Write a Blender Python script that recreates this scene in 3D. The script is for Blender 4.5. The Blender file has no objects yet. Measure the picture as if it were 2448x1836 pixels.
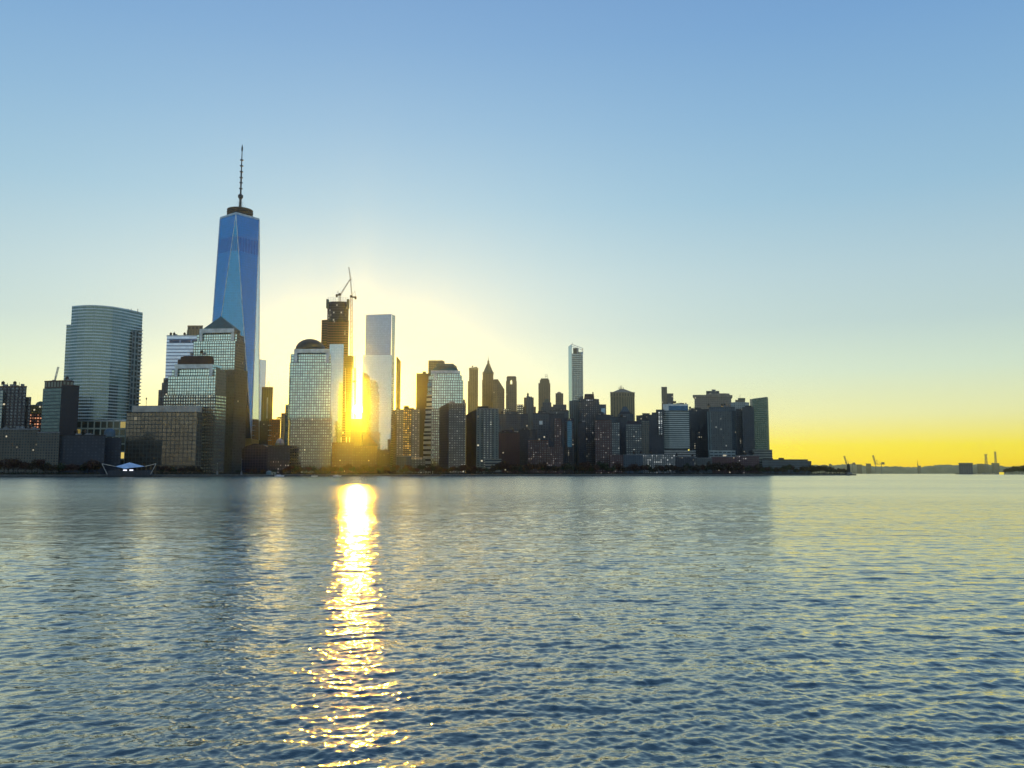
import bpy, bmesh, math, random
import numpy as np
from mathutils import Vector, Matrix

random.seed(7)
RND = random.Random(11)
sc = bpy.context.scene
COL = sc.collection
# ------------------------------------------------------------------ camera
F = 2050.0          # focal length in photo pixels (photo 2448 x 1836)
CX, CY = 1224.0, 918.0
CAM_H = 4.0
HORIZON = 1131.5
PITCH = math.atan((HORIZON - CY) / F)
cp, sp = math.cos(PITCH), math.sin(PITCH)
cam_d = bpy.data.cameras.new('camera')
cam = bpy.data.objects.new('camera', cam_d)
COL.objects.link(cam)
cam.location = (0, 0, CAM_H)
cam.rotation_euler = (math.pi / 2 + PITCH, 0, 0)
cam_d.sensor_width = 36.0
cam_d.lens = 36.0 * F / 2448.0
cam_d.clip_start = 0.5
cam_d.clip_end = 80000
sc.camera = cam


def ray(px, py):
    dx, dy = (px - CX) / F, (CY - py) / F
    return (dx, cp - dy * sp, sp + dy * cp)


def P(px, py, D):
    r = ray(px, py)
    t = D / r[1]
    return (r[0] * t, D, CAM_H + r[2] * t)


def Zat(py, D, px=CX):
    return P(px, py, D)[2]


_s = ray(855, 979)
SUN = Vector(_s).normalized()
SUN_EL = math.asin(SUN.z)
SUN_AZ = math.atan2(SUN.x, SUN.y)     # clockwise from +Y


def lin(r, g, b):
    def f(c):
        c /= 255.0
        return c / 12.92 if c <= 0.04045 else ((c + 0.055) / 1.055) ** 2.4
    return (f(r), f(g), f(b))


# ------------------------------------------------------------------ world
w = bpy.data.worlds.new('World')
sc.world = w
w.use_nodes = True
nt = w.node_tree
nt.nodes.clear()
N = nt.nodes.new
L = nt.links.new


def mth(nt, op, a, b=None, c=None, clamp=False):
    n = nt.nodes.new('ShaderNodeMath')
    n.operation = op
    n.use_clamp = clamp
    for i, v in enumerate((a, b, c)):
        if v is None:
            continue
        if isinstance(v, (int, float)):
            n.inputs[i].default_value = v
        else:
            nt.links.new(v, n.inputs[i])
    return n.outputs[0]


def mixc(nt, fac, a, b, typ='MIX'):
    n = nt.nodes.new('ShaderNodeMix')
    n.data_type = 'RGBA'
    n.blend_type = typ
    for i, v in ((0, fac), (6, a), (7, b)):
        if isinstance(v, (int, float)):
            n.inputs[i].default_value = v
        elif isinstance(v, tuple):
            n.inputs[i].default_value = tuple(v) + (1.0,) if len(v) == 3 else v
        else:
            nt.links.new(v, n.inputs[i])
    return n.outputs[2]


def ramp(nt, fac, stops):
    n = nt.nodes.new('ShaderNodeValToRGB')
    n.color_ramp.interpolation = 'LINEAR'
    el = n.color_ramp.elements
    while len(el) < len(stops):
        el.new(0.5)
    for e, (p, c) in zip(el, stops):
        e.position = p
        e.color = tuple(c) + (1.0,)
    nt.links.new(fac, n.inputs[0])
    return n.outputs[0]


tc = N('ShaderNodeTexCoord')
nrm = N('ShaderNodeVectorMath'); nrm.operation = 'NORMALIZE'
L(tc.outputs['Generated'], nrm.inputs[0])
sep = N('ShaderNodeSeparateXYZ'); L(nrm.outputs[0], sep.inputs[0])
el01 = mth(nt, 'DIVIDE', mth(nt, 'ARCSINE', mth(nt, 'MAXIMUM', sep.outputs[2], 0.0)), math.radians(90), clamp=True)


def st(lst):
    return [(e / 90.0, lin(*c)) for e, c in lst]


east = ramp(nt, el01, st([(0, (255, 196, 0)), (0.9, (255, 226, 0)), (1.7, (255, 236, 20)), (3.6, (243, 244, 178)),
                          (6.4, (214, 232, 208)), (9.4, (190, 213, 211)), (12.5, (180, 207, 215)), (17.5, (152, 192, 216)),
                          (22.5, (134, 178, 214)), (27.5, (118, 164, 210)), (31, (111, 156, 206)), (60, (75, 120, 180)), (90, (60, 105, 170))]))
west = ramp(nt, el01, st([(0, (176, 180, 178)), (3, (196, 205, 204)), (10, (200, 216, 220)), (20, (165, 195, 215)),
                          (35, (115, 155, 200)), (90, (60, 105, 170))]))
# azimuth weight: 1 towards the sunrise, 0 opposite
azd = N('ShaderNodeVectorMath'); azd.operation = 'DOT_PRODUCT'
L(nrm.outputs[0], azd.inputs[0])
azd.inputs[1].default_value = (math.sin(SUN_AZ), math.cos(SUN_AZ), 0)
mr = N('ShaderNodeMapRange'); mr.interpolation_type = 'SMOOTHSTEP'
L(azd.outputs['Value'], mr.inputs[0])
mr.inputs[1].default_value = -0.3
mr.inputs[2].default_value = 0.75
base = mixc(nt, mr.outputs[0], west, east)
# the sky is deepest a quarter turn away from the sun
qd = mth(nt, 'DIVIDE', azd.outputs['Value'], 0.42)
qg = mth(nt, 'EXPONENT', mth(nt, 'MULTIPLY', mth(nt, 'MULTIPLY', qd, qd), -1.0))
base = mixc(nt, mth(nt, 'MULTIPLY', qg, 0.85), base, mixc(nt, 1.0, base, (0.30, 0.55, 0.90), 'MULTIPLY'))
# glow round the sun
sd = N('ShaderNodeVectorMath'); sd.operation = 'DOT_PRODUCT'
L(nrm.outputs[0], sd.inputs[0]); sd.inputs[1].default_value = tuple(SUN)
ang = mth(nt, 'ARCCOSINE', mth(nt, 'MINIMUM', sd.outputs['Value'], 0.999999))


def gauss(sig, amp):
    q = mth(nt, 'DIVIDE', ang, math.radians(sig))
    return mth(nt, 'MULTIPLY', mth(nt, 'EXPONENT', mth(nt, 'MULTIPLY', mth(nt, 'MULTIPLY', q, q), -1.0)), amp)


def addglow(col, sig, amp, c):
    n = mixc(nt, gauss(sig, amp), (0, 0, 0), c)
    return mixc(nt, 1.0, col, n, 'ADD')


g1 = addglow(mixc(nt, gauss(9, 0.16), base, (0.2, 0.2, 0.2)), 25, 1.0, (0.095, 0.125, 0.095))
ehz = mth(nt, 'DIVIDE', mth(nt, 'MULTIPLY', el01, 90.0), 2.6)
ehg = mth(nt, 'MULTIPLY', mth(nt, 'EXPONENT', mth(nt, 'MULTIPLY', mth(nt, 'MULTIPLY', ehz, ehz), -1.0)), mr.outputs[0])
g2 = mixc(nt, 1.0, g1, mixc(nt, ehg, (0, 0, 0), (0.22, 0.17, 0.0)), 'ADD')
g3 = addglow(g2, 2.0, 1.0, (0.22, 0.16, 0.03))
# the sun's disc itself, part of the sky
g4n = mixc(nt, mth(nt, 'LESS_THAN', ang, math.radians(0.31)), (0, 0, 0), (30, 26, 16))
g3 = mixc(nt, 1.0, g3, g4n, 'ADD')
# physical sky in the mix
sky = N('ShaderNodeTexSky')
sky.sky_type = 'NISHITA'
sky.sun_disc = False
sky.sun_elevation = SUN_EL
sky.sun_rotation = SUN_AZ
sky.altitude = 0
sky.dust_density = 2.0
vs1 = N('ShaderNodeVectorMath'); vs1.operation = 'SCALE'; L(sky.outputs[0], vs1.inputs[0]); vs1.inputs[3].default_value = 0.10
vs2 = N('ShaderNodeVectorMath'); vs2.operation = 'SCALE'; L(g3, vs2.inputs[0]); vs2.inputs[3].default_value = 9.6
va1 = N('ShaderNodeVectorMath'); va1.operation = 'ADD'; L(vs1.outputs[0], va1.inputs[0]); L(vs2.outputs[0], va1.inputs[1])
bg1 = N('ShaderNodeBackground'); L(va1.outputs[0], bg1.inputs[0]); bg1.inputs[1].default_value = 0.1
wo = N('ShaderNodeOutputWorld'); L(bg1.outputs[0], wo.inputs[0])

# sun lamp
sl = bpy.data.lights.new('sun_lamp', 'SUN')
sl.energy = 2.0
sl.angle = math.radians(0.53)
sl.color = (1.0, 0.54, 0.025)
so = bpy.data.objects.new('sun_lamp', sl)
so.rotation_euler = (-SUN).to_track_quat('-Z', 'Y').to_euler()
COL.objects.link(so)

sc.view_settings.view_transform = 'Standard'
sc.view_settings.look = 'None'
sc.view_settings.exposure = 0
sc.view_settings.gamma = 1
try:
    sc.cycles.use_denoising = True
    sc.cycles.max_bounces = 6
    sc.cycles.volume_bounces = 0
    sc.cycles.sample_clamp_indirect = 6
except Exception:
    pass

# ------------------------------------------------------------------ materials
MATS = {}


def new_mat(name):
    m = bpy.data.materials.new(name)
    m.use_nodes = True
    return m, m.node_tree, m.node_tree.nodes['Principled BSDF']


def simple(name, col, rough=0.8, metal=0.0, noise=0.25, scale=0.15, emis=None, es=0.0, ior=None):
    if name in MATS:
        return MATS[name]
    m, t, b = new_mat(name)
    tcn = t.nodes.new('ShaderNodeTexCoord')
    nz = t.nodes.new('ShaderNodeTexNoise')
    nz.inputs['Scale'].default_value = scale
    nz.inputs['Detail'].default_value = 4
    t.links.new(tcn.outputs['Object'], nz.inputs['Vector'])
    lo = tuple(c * (1 - noise) for c in col)
    hi = tuple(min(1, c * (1 + noise)) for c in col)
    t.links.new(ramp(t, nz.outputs[0], [(0.3, lo), (0.7, hi)]), b.inputs['Base Color'])
    b.inputs['Roughness'].default_value = rough
    b.inputs['Metallic'].default_value = metal
    if emis:
        b.inputs['Emission Color'].default_value = tuple(emis) + (1,)
        b.inputs['Emission Strength'].default_value = es
    MATS[name] = m
    return m


def facade(name, wall, glass, ww=0.6, wh=0.6, metal=0.75, rough=0.12, lit=0.0, litc=(0.9, 0.8, 0.55), ls=0.9,
           var=0.35, wrough=0.7, wmetal=0.0, tilt=0.02):
    """Wall with a grid of windows; one UV unit is one window bay by one storey."""
    if name in MATS:
        return MATS[name]
    m, t, b = new_mat(name)
    n = t.nodes.new
    uv = n('ShaderNodeUVMap')
    s = n('ShaderNodeSeparateXYZ'); t.links.new(uv.outputs[0], s.inputs[0])
    fu = mth(t, 'FRACT', s.outputs[0]); fv = mth(t, 'FRACT', s.outputs[1])
    mu = mth(t, 'LESS_THAN', mth(t, 'ABSOLUTE', mth(t, 'SUBTRACT', fu, 0.5)), ww / 2)
    mv = mth(t, 'LESS_THAN', mth(t, 'ABSOLUTE', mth(t, 'SUBTRACT', fv, 0.5)), wh / 2)
    mask = mth(t, 'MULTIPLY', mu, mv)
    cell = n('ShaderNodeCombineXYZ')
    t.links.new(mth(t, 'FLOOR', s.outputs[0]), cell.inputs[0])
    t.links.new(mth(t, 'FLOOR', s.outputs[1]), cell.inputs[1])
    cell.inputs[2].default_value = (abs(hash(name)) % 97) * 0 + len(MATS) * 3.7
    wn = n('ShaderNodeTexWhiteNoise'); wn.noise_dimensions = '3D'
    t.links.new(cell.outputs[0], wn.inputs[0])
    tcn = n('ShaderNodeTexCoord')
    nz = n('ShaderNodeTexNoise'); nz.inputs['Scale'].default_value = 0.035; nz.inputs['Detail'].default_value = 5
    t.links.new(tcn.outputs['Object'], nz.inputs['Vector'])
    nz2 = n('ShaderNodeTexNoise'); nz2.inputs['Scale'].default_value = 0.6; nz2.inputs['Detail'].default_value = 3
    mp = n('ShaderNodeMapping'); mp.inputs['Scale'].default_value = (1, 1, 0.12)
    t.links.new(tcn.outputs['Object'], mp.inputs[0]); t.links.new(mp.outputs[0], nz2.inputs['Vector'])
    k = mth(t, 'ADD', mth(t, 'MULTIPLY', nz.outputs[0], 0.9), mth(t, 'MULTIPLY', nz2.outputs[0], 0.5))
    wcol = mixc(t, 1.0, wall, k, 'MULTIPLY')
    wv = n('ShaderNodeCombineColor')
    kk = mth(t, 'ADD', k, 0.3)
    for i in range(3):
        t.links.new(kk, wv.inputs[i])
    wcol = mixc(t, 1.0, wall, wv.outputs[0], 'MULTIPLY')
    gs = mth(t, 'ADD', mth(t, 'MULTIPLY', wn.outputs['Value'], var), 1 - var * 0.6)
    gv = n('ShaderNodeCombineColor')
    for i in range(3):
        t.links.new(gs, gv.inputs[i])
    gcol = mixc(t, 1.0, glass, gv.outputs[0], 'MULTIPLY')
    t.links.new(mixc(t, mask, wcol, gcol), b.inputs['Base Color'])
    t.links.new(mth(t, 'ADD', mth(t, 'MULTIPLY', mask, metal - wmetal), wmetal), b.inputs['Metallic'])
    t.links.new(mth(t, 'ADD', mth(t, 'MULTIPLY', mask, rough - wrough), wrough), b.inputs['Roughness'])
    # each pane sits at a very slightly different angle
    if metal > 0.3:
        geo = n('ShaderNodeNewGeometry')
        vm = n('ShaderNodeVectorMath'); vm.operation = 'SUBTRACT'
        t.links.new(wn.outputs['Color'], vm.inputs[0]); vm.inputs[1].default_value = (0.5, 0.5, 0.5)
        vs = n('ShaderNodeVectorMath'); vs.operation = 'SCALE'
        t.links.new(vm.outputs[0], vs.inputs[0]); vs.inputs[3].default_value = tilt
        va = n('ShaderNodeVectorMath'); va.operation = 'ADD'
        t.links.new(geo.outputs['Normal'], va.inputs[0]); t.links.new(vs.outputs[0], va.inputs[1])
        vn = n('ShaderNodeVectorMath'); vn.operation = 'NORMALIZE'
        t.links.new(va.outputs[0], vn.inputs[0])
        t.links.new(vn.outputs[0], b.inputs['Normal'])
    if lit > 0:
        wn2 = n('ShaderNodeTexWhiteNoise'); wn2.noise_dimensions = '3D'
        ad = n('ShaderNodeVectorMath'); ad.operation = 'ADD'; ad.inputs[1].default_value = (31.3, 17.1, 5.5)
        t.links.new(cell.outputs[0], ad.inputs[0]); t.links.new(ad.outputs[0], wn2.inputs[0])
        on = mth(t, 'LESS_THAN', wn2.outputs['Value'], lit)
        br = mth(t, 'ADD', mth(t, 'MULTIPLY', wn.outputs['Value'], 0.9), 0.1)
        e = mth(t, 'MULTIPLY', mth(t, 'MULTIPLY', mth(t, 'MULTIPLY', on, mask), br), ls)
        b.inputs['Emission Color'].default_value = tuple(litc) + (1,)
        t.links.new(e, b.inputs['Emission Strength'])
    MATS[name] = m
    return m


roof_m = simple('roof_gravel', (0.10, 0.10, 0.10), 0.9)
stone_d = simple('dark_stone', (0.06, 0.055, 0.05), 0.85)
conc = simple('concrete_grey', (0.22, 0.22, 0.21), 0.85)
steel_d = simple('dark_steel', (0.03, 0.035, 0.04), 0.5, 0.6)
steel_l = simple('light_steel', (0.45, 0.48, 0.5), 0.35, 0.8)
copper = simple('green_copper', (0.02, 0.12, 0.11), 0.55, 0.2)
tan = simple('tan_stone', (0.30, 0.24, 0.17), 0.85)
brick = simple('brick_red_brown', (0.12, 0.06, 0.045), 0.9)
pale = simple('pale_metal_panel', (0.50, 0.56, 0.56), 0.35, 0.5)
bark_wood = simple('tank_wood', (0.07, 0.05, 0.035), 0.9)
white_m = simple('white_paint', (0.75, 0.78, 0.8), 0.5)

# ------------------------------------------------------------------ mesh builder


class MB:
    def __init__(s):
        s.v = []; s.f = []; s.uv = []; s.mi = []; s.mats = []; s.smooth = False

    def m(s, mat):
        if mat not in s.mats:
            s.mats.append(mat)
        return s.mats.index(mat)

    def face(s, pts, mat, uvs=None):
        i = len(s.v)
        s.v += [tuple(p) for p in pts]
        s.f.append(tuple(range(i, i + len(pts))))
        s.uv.append(uvs or [(0.02, 0.02)] * len(pts))
        s.mi.append(s.m(mat))

    def loft(s, lo, hi, mat, cell=(4, 4), roof=None, bottom=False, side_mats=None, vtop=None):
        """lo / hi: equal-length rings of (x,y,z), counter-clockwise seen from above."""
        n = len(lo)
        run = 0
        for i in range(n):
            j = (i + 1) % n
            a, b, c, d = lo[i], lo[j], hi[j], hi[i]
            Lh = max(math.dist(a[:2], b[:2]), math.dist(c[:2], d[:2]))
            k = max(1, round(Lh / cell[0]))
            zt = vtop if vtop is not None else max(c[2], d[2])

            def uvp(p, u):
                return (u, (zt - p[2]) / cell[1])
            mm = side_mats[i] if side_mats and i < len(side_mats) and side_mats[i] else mat
            s.face([a, b, c, d], mm, [uvp(a, run), uvp(b, run + k), uvp(c, run + k), uvp(d, run)])
            run += k + 7
        s.face(hi, roof or roof_m)
        if bottom:
            s.face(lo[::-1], roof or roof_m)

    def box(s, c, d, mat, cell=(4, 4), rz=0.0, roof=None):
        x, y, z = c
        hx, hy, hz = d[0] / 2, d[1] / 2, d[2] / 2
        cr, sr = math.cos(rz), math.sin(rz)
        q = [(-hx, -hy), (hx, -hy), (hx, hy), (-hx, hy)]
        q = [(x + a * cr - b * sr, y + a * sr + b * cr) for a, b in q]
        s.loft([(a, b, z - hz) for a, b in q], [(a, b, z + hz) for a, b in q], mat, cell, roof or mat, True)

    def bar(s, a, b, r, mat, n=4, r2=None):
        a, b = Vector(a), Vector(b)
        d = (b - a)
        if d.length < 1e-6:
            return
        d.normalize()
        up = Vector((0, 0, 1)) if abs(d.z) < 0.9 else Vector((1, 0, 0))
        x = d.cross(up).normalized(); y = d.cross(x)
        r2 = r if r2 is None else r2
        lo = [a + (x * math.cos(t) + y * math.sin(t)) * r for t in [2 * math.pi * (i + .5) / n for i in range(n)]]
        hi = [b + (x * math.cos(t) + y * math.sin(t)) * r2 for t in [2 * math.pi * (i + .5) / n for i in range(n)]]
        for i in range(n):
            j = (i + 1) % n
            s.face([lo[j], lo[i], hi[i], hi[j]], mat)
        s.face(lo, mat); s.face(hi[::-1], mat)

    def lathe(s, c, prof, mat, n=16, sx=1.0, sy=1.0, rz=0.0, cell=None):
        cr, sr = math.cos(rz), math.sin(rz)
        rings = []
        for r, z in prof:
            ring = []
            for i in range(n):
                t = 2 * math.pi * i / n
                a, b = r * math.cos(t) * sx, r * math.sin(t) * sy
                ring.append((c[0] + a * cr - b * sr, c[1] + a * sr + b * cr, c[2] + z))
            rings.append(ring)
        for q in range(len(rings) - 1):
            for i in range(n):
                j = (i + 1) % n
                s.face([rings[q][i], rings[q][j], rings[q + 1][j], rings[q + 1][i]], mat,
                       [(i, -q), (i + 1, -q), (i + 1, -q - 1), (i, -q - 1)])
        s.face(rings[-1], mat)

    def lattice(s, a, b, wdt, mat, r=0.25, step=None, wd2=None):
        a, b = Vector(a), Vector(b)
        d = b - a
        Ln = d.length
        dn = d.normalized()
        up = Vector((0, 0, 1)) if abs(dn.z) < 0.8 else Vector((0, 1, 0))
        x = dn.cross(up).normalized(); y = dn.cross(x).normalized()
        wd2 = wdt if wd2 is None else wd2
        n = max(2, round(Ln / (step or wdt * 1.4)))
        cs = [(-1, -1), (1, -1), (1, 1), (-1, 1)]

        def pt(k, t):
            h = (wdt * (1 - t) + wd2 * t) / 2
            return a + d * t + x * cs[k][0] * h + y * cs[k][1] * h
        for k in range(4):
            s.bar(pt(k, 0), pt(k, 1), r, mat)
            for i in range(n):
                t0, t1 = i / n, (i + 1) / n
                k2 = (k + 1) % 4
                if i % 2:
                    s.bar(pt(k, t0), pt(k2, t1), r * 0.7, mat)
                else:
                    s.bar(pt(k2, t0), pt(k, t1), r * 0.7, mat)
                s.bar(pt(k, t1), pt(k2, t1), r * 0.7, mat)

    def build(s, name, parent=None, origin=(0, 0, 0), smooth=False):
        me = bpy.data.meshes.new(name)
        ox, oy, oz = origin
        me.from_pydata([(x - ox, y - oy, z - oz) for x, y, z in s.v], [], s.f)
        uvl = me.uv_layers.new(name='UVMap')
        flat = [c for f in s.uv for p in f for c in p]
        uvl.data.foreach_set('uv', flat)
        me.polygons.foreach_set('material_index', s.mi)
        for m in s.mats:
            me.materials.append(m)
        if smooth:
            bm = bmesh.new(); bm.from_mesh(me)
            bmesh.ops.remove_doubles(bm, verts=bm.verts, dist=1e-4)
            bm.to_mesh(me); bm.free()
            me.shade_smooth()
        me.update()
        o = bpy.data.objects.new(name, me)
        COL.objects.link(o)
        if parent:
            o.parent = parent
        return o


GROUND = 2.0


def foot(chain, y, D0, dep=40, inset=0.04):
    """visible chain of photo columns, left to right, each px or (px, D); closed at the back."""
    pts = []
    for c in chain:
        px, D = c if isinstance(c, tuple) else (c, D0)
        pts.append((px, D))
    wpx = pts[-1][0] - pts[0][0]
    k = inset * wpx
    back = [(pts[-1][0] - k, pts[-1][1] + dep), (pts[0][0] + k, pts[0][1] + dep)]
    return [P(px, y, D)[:2] for px, D in pts + back], [D for _, D in pts + back]


class Bld:
    def __init__(s, name, label, cat, D, group=None):
        s.D = D; s.name = name; s.parts = {}; s.order = []; s.org = None; s.subs = []
        s.label = label; s.cat = cat; s.group = group; s.smooth = set()

    def mb(s, part):
        if part not in s.parts:
            s.parts[part] = MB(); s.order.append(part)
        return s.parts[part]

    def tier(s, part, chain, ytop, mat, ybot=None, cell=(4, 4), dep=40, D=None, cap=0.0, capm=None, roof=None,
             zbot=None, yref=None, tops=None, side=None, inset=0.04):
        D = D or s.D
        f, Ds = foot(chain, yref or ytop, D, dep, inset)
        if isinstance(ytop, (int, float)):
            zt = Zat(ytop, Ds[0] if tops is None else Ds[0])
            zt = [zt] * len(f)
        if tops:
            zz = [Zat(a, Ds[i]) for i, a in enumerate(tops)]
            zt = zz + [zz[-1], zz[0]]
        zb = zbot if zbot is not None else (GROUND if ybot is None else Zat(ybot, Ds[0]))
        lo = [(x, y, zb) for x, y in f]
        hi = [(x, y, z) for (x, y), z in zip(f, zt)]
        s.mb(part).loft(lo, hi, mat, cell, roof, side_mats=side)
        if s.org is None:
            s.org = (sum(p[0] for p in f) / len(f), sum(p[1] for p in f) / len(f), GROUND)
        if cap:
            cx = sum(p[0] for p in f) / len(f); cy = sum(p[1] for p in f) / len(f)

            def grow(k):
                out = []
                for x, y in f:
                    d = math.hypot(x - cx, y - cy)
                    out.append((cx + (x - cx) * (d + k) / d, cy + (y - cy) * (d + k) / d))
                return out
            g = grow(0.5)
            pn = 'parapet#%d' % sum(k.startswith('parapet') for k in s.parts)
            s.mb(pn).loft([(x, y, z - 0.4) for (x, y), z in zip(g, zt)], [(x, y, z + cap) for (x, y), z in zip(g, zt)],
                                 capm or conc, roof=roof_m, bottom=True)
        return f, zt

    def solid(s, part, chain_lo, y_lo, chain_hi, y_hi, mat, cell=(4, 4), D=None, dep=40, dhi=None, dshift=0.0, roof=None):
        D = D or s.D
        a, Da = foot(chain_lo, y_lo, D, dep)
        b, _ = foot(chain_hi, y_hi, D + dshift, dhi if dhi is not None else dep)
        za, zb = Zat(y_lo, Da[0]), Zat(y_hi, D + dshift)
        s.mb(part).loft([(x, y, za) for x, y in a], [(x, y, zb) for x, y in b], mat, cell, roof or mat)
        if s.org is None:
            s.org = (a[0][0], a[0][1], GROUND)

    def clutter(s, x0, x1, y, n=4, D=None, dD=8, hmax=4, mat=None, part='rooftop_unit'):
        """small mechanical boxes standing on a roof at photo row y"""
        D = D or s.D
        for i in range(n):
            px = RND.uniform(x0 + 2, x1 - 2)
            p = P(px, y, D)
            h = RND.uniform(1.2, hmax)
            mb = s.mb(part + '#%d' % i)
            mb.box((p[0], D + dD, p[2] + h / 2 - 0.2), (RND.uniform(2, 6), RND.uniform(2, 5), h), mat or conc)
            if RND.random() < 0.35:
                mt_ = s.mb('water_tank#%d' % i)
                qx, qy, qz = p[0] - 5, D + dD + 3, p[2]
                for ax, ay in ((-1.3, -1.3), (1.3, -1.3), (1.3, 1.3), (-1.3, 1.3)):
                    mt_.bar((qx + ax, qy + ay, qz - .2), (qx + ax, qy + ay, qz + 2.4), 0.16, steel_d)
                mt_.lathe((qx, qy, qz + 2.4), [(2.0, 0), (2.0, 3.4), (0.15, 4.9)], bark_wood, 10)
            if RND.random() < 0.4:
                m2 = s.mb('antenna#%d' % i)
                m2.bar((p[0] + 2.5, D + dD, p[2]), (p[0] + 2.5, D + dD, p[2] + RND.uniform(4, 9)), 0.25, steel_d)

    def done(s):
        e = bpy.data.objects.new(s.name, None)
        e.empty_display_size = 5
        e.location = s.org
        COL.objects.link(e)
        e['label'] = s.label
        e['category'] = s.cat
        if s.group:
            e['group'] = s.group
        s.e = e
        s.objs = {}
        for p in s.order:
            o = s.parts[p].build(p.split('#')[0].split('>')[-1], e, s.org, smooth=(p in s.smooth))
            s.objs[p] = o
        for p in s.order:                      # 'facade>window' hangs the window under the facade
            if '>' in p:
                par = p.split('>')[0]
                if par in s.objs:
                    s.objs[p].parent = s.objs[par]
        return e


def tag(o, label=None, cat=None, group=None, kind=None):
    if label: o['label'] = label
    if cat: o['category'] = cat
    if group: o['group'] = group
    if kind: o['kind'] = kind
    return o
# ------------------------------------------------------------------ facade materials
m_curve = facade('banded_curtain_wall', (0.74, 0.80, 0.71), (0.16, 0.22, 0.18), 0.94, 0.62, 0.7, 0.12, lit=0, tilt=.006, var=.15)
m_fin = facade('balcony_edge', (0.30, 0.36, 0.33), (0.03, 0.06, 0.06), 0.6, 0.75, 0.1, 0.5)
m_wfc = facade('granite_grid', (0.055, 0.075, 0.065), (0.66, 0.86, 0.78), 0.74, 0.74, 0.92, 0.10, lit=0.0, var=0.25)
m_wfcl = facade('granite_grid_low', (0.075, 0.065, 0.05), (0.60, 0.70, 0.62), 0.56, 0.56, 0.92, 0.12, lit=0.004, ls=.6, var=0.45)
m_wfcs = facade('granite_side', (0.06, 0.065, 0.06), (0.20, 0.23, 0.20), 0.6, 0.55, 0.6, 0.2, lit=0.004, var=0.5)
m_lowwide = facade('granite_wide', (0.085, 0.085, 0.07), (0.20, 0.185, 0.14), 0.80, 0.80, 0.65, 0.16, lit=0.003, var=0.35, tilt=.006)
m_blue = facade('blue_glass', (0.14, 0.36, 0.60), (0.04, 0.26, 0.46), 0.93, 0.90, 0.95, 0.06, lit=0.0006, var=0.14, tilt=.006, wmetal=0.9, wrough=0.2)
m_bluem = facade('blue_louvre_band', (0.06, 0.22, 0.42), (0.03, 0.20, 0.42), 0.6, 1.0, 0.9, 0.2, var=0.25, wmetal=0.8, wrough=0.3)
m_stripe = facade('blue_striped', (0.20, 0.28, 0.40), (0.55, 0.66, 0.80), 1.0, 0.72, 0.9, 0.12, var=0.15)
m_mirror = facade('mirror_glass', (0.42, 0.52, 0.58), (0.50, 0.60, 0.66), 0.96, 0.94, 0.96, 0.03, var=0.05, wmetal=0.9, wrough=0.1, lit=0.0, tilt=.004)
m_mirror2 = facade('mirror_glass_construction', (0.36, 0.50, 0.58), (0.46, 0.60, 0.66), 0.94, 0.94, 0.95, 0.05, var=0.07, wmetal=0.9, wrough=0.1, lit=0.0, tilt=.005)
m_frame = facade('open_floors', (0.24, 0.10, 0.055), (0.018, 0.016, 0.016), 0.86, 0.68, 0.0, 0.8, lit=0.05, litc=(1, 0.95, 0.75), ls=0.6, var=0.6)
m_core = facade('netted_floors', (0.05, 0.04, 0.05), (0.012, 0.012, 0.018), 0.9, 0.6, 0.0, 0.8, lit=0.04, litc=(1, 1, 0.9), ls=0.6, var=0.6)
m_brickd = facade('dark_brick_windows', (0.045, 0.038, 0.042), (0.14, 0.17, 0.18), 0.5, 0.5, 0.5, 0.25, lit=0.012, var=0.7)
m_brickr = facade('red_brick_windows', (0.065, 0.028, 0.03), (0.20, 0.21, 0.21), 0.42, 0.42, 0.4, 0.25, lit=0.17, litc=(0.9, 0.76, 0.66), ls=0.34, var=0.8)
m_tanw = facade('tan_masonry_windows', (0.115, 0.10, 0.075), (0.07, 0.10, 0.10), 0.5, 0.55, 0.4, 0.25, lit=0.012, var=0.8)
m_gate = facade('apartment_white_windows', (0.16, 0.14, 0.125), (0.42, 0.42, 0.38), 0.5, 0.40, 0.5, 0.3, lit=0.22, litc=(1, 0.85, 0.55), ls=0.6, var=0.8)
m_gateg = facade('apartment_grey_windows', (0.075, 0.085, 0.085), (0.24, 0.28, 0.27), 0.5, 0.40, 0.5, 0.3, lit=0.10, litc=(0.9, 0.88, 0.75), ls=0.4, var=0.8)
m_gold = facade('golden_lit_windows', (0.10, 0.07, 0.04), (0.5, 0.36, 0.15), 0.6, 0.5, 0.5, 0.3, lit=0.62, litc=(1, 0.58, 0.1), ls=1.15, var=0.7)
m_redglow = facade('red_sunglow_windows', (0.14, 0.02, 0.015), (0.3, 0.2, 0.15), 0.62, 0.5, 0.2, 0.4, lit=0.62, litc=(1, 0.42, 0.22), ls=1.1, var=0.7)  # red sun glow in the panes put in as emission
m_orange = facade('orange_lit_brick', (0.52, 0.20, 0.07), (0.20, 0.12, 0.08), 0.45, 0.5, 0.3, 0.4, lit=0.08, litc=(1, 0.6, 0.3), ls=0.8, var=0.5)  # orange light on the brick put into its colour
m_slab = facade('dark_brown_slab', (0.035, 0.028, 0.022), (0.045, 0.04, 0.03), 0.6, 0.85, 0.3, 0.3, var=0.4)
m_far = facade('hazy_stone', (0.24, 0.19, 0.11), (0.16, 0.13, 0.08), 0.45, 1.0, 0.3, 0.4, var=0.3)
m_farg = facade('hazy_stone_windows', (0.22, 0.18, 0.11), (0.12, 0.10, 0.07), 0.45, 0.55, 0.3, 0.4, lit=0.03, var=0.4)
m_thru = facade('painted_sky_windows', (0.085, 0.075, 0.055), (0.4, 0.4, 0.3), 0.5, 0.45, 0.2, 0.4, lit=0.85, litc=(1, 0.95, 0.62), ls=0.9, var=0.6)  # sky behind the windows painted as glowing panes
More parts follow.
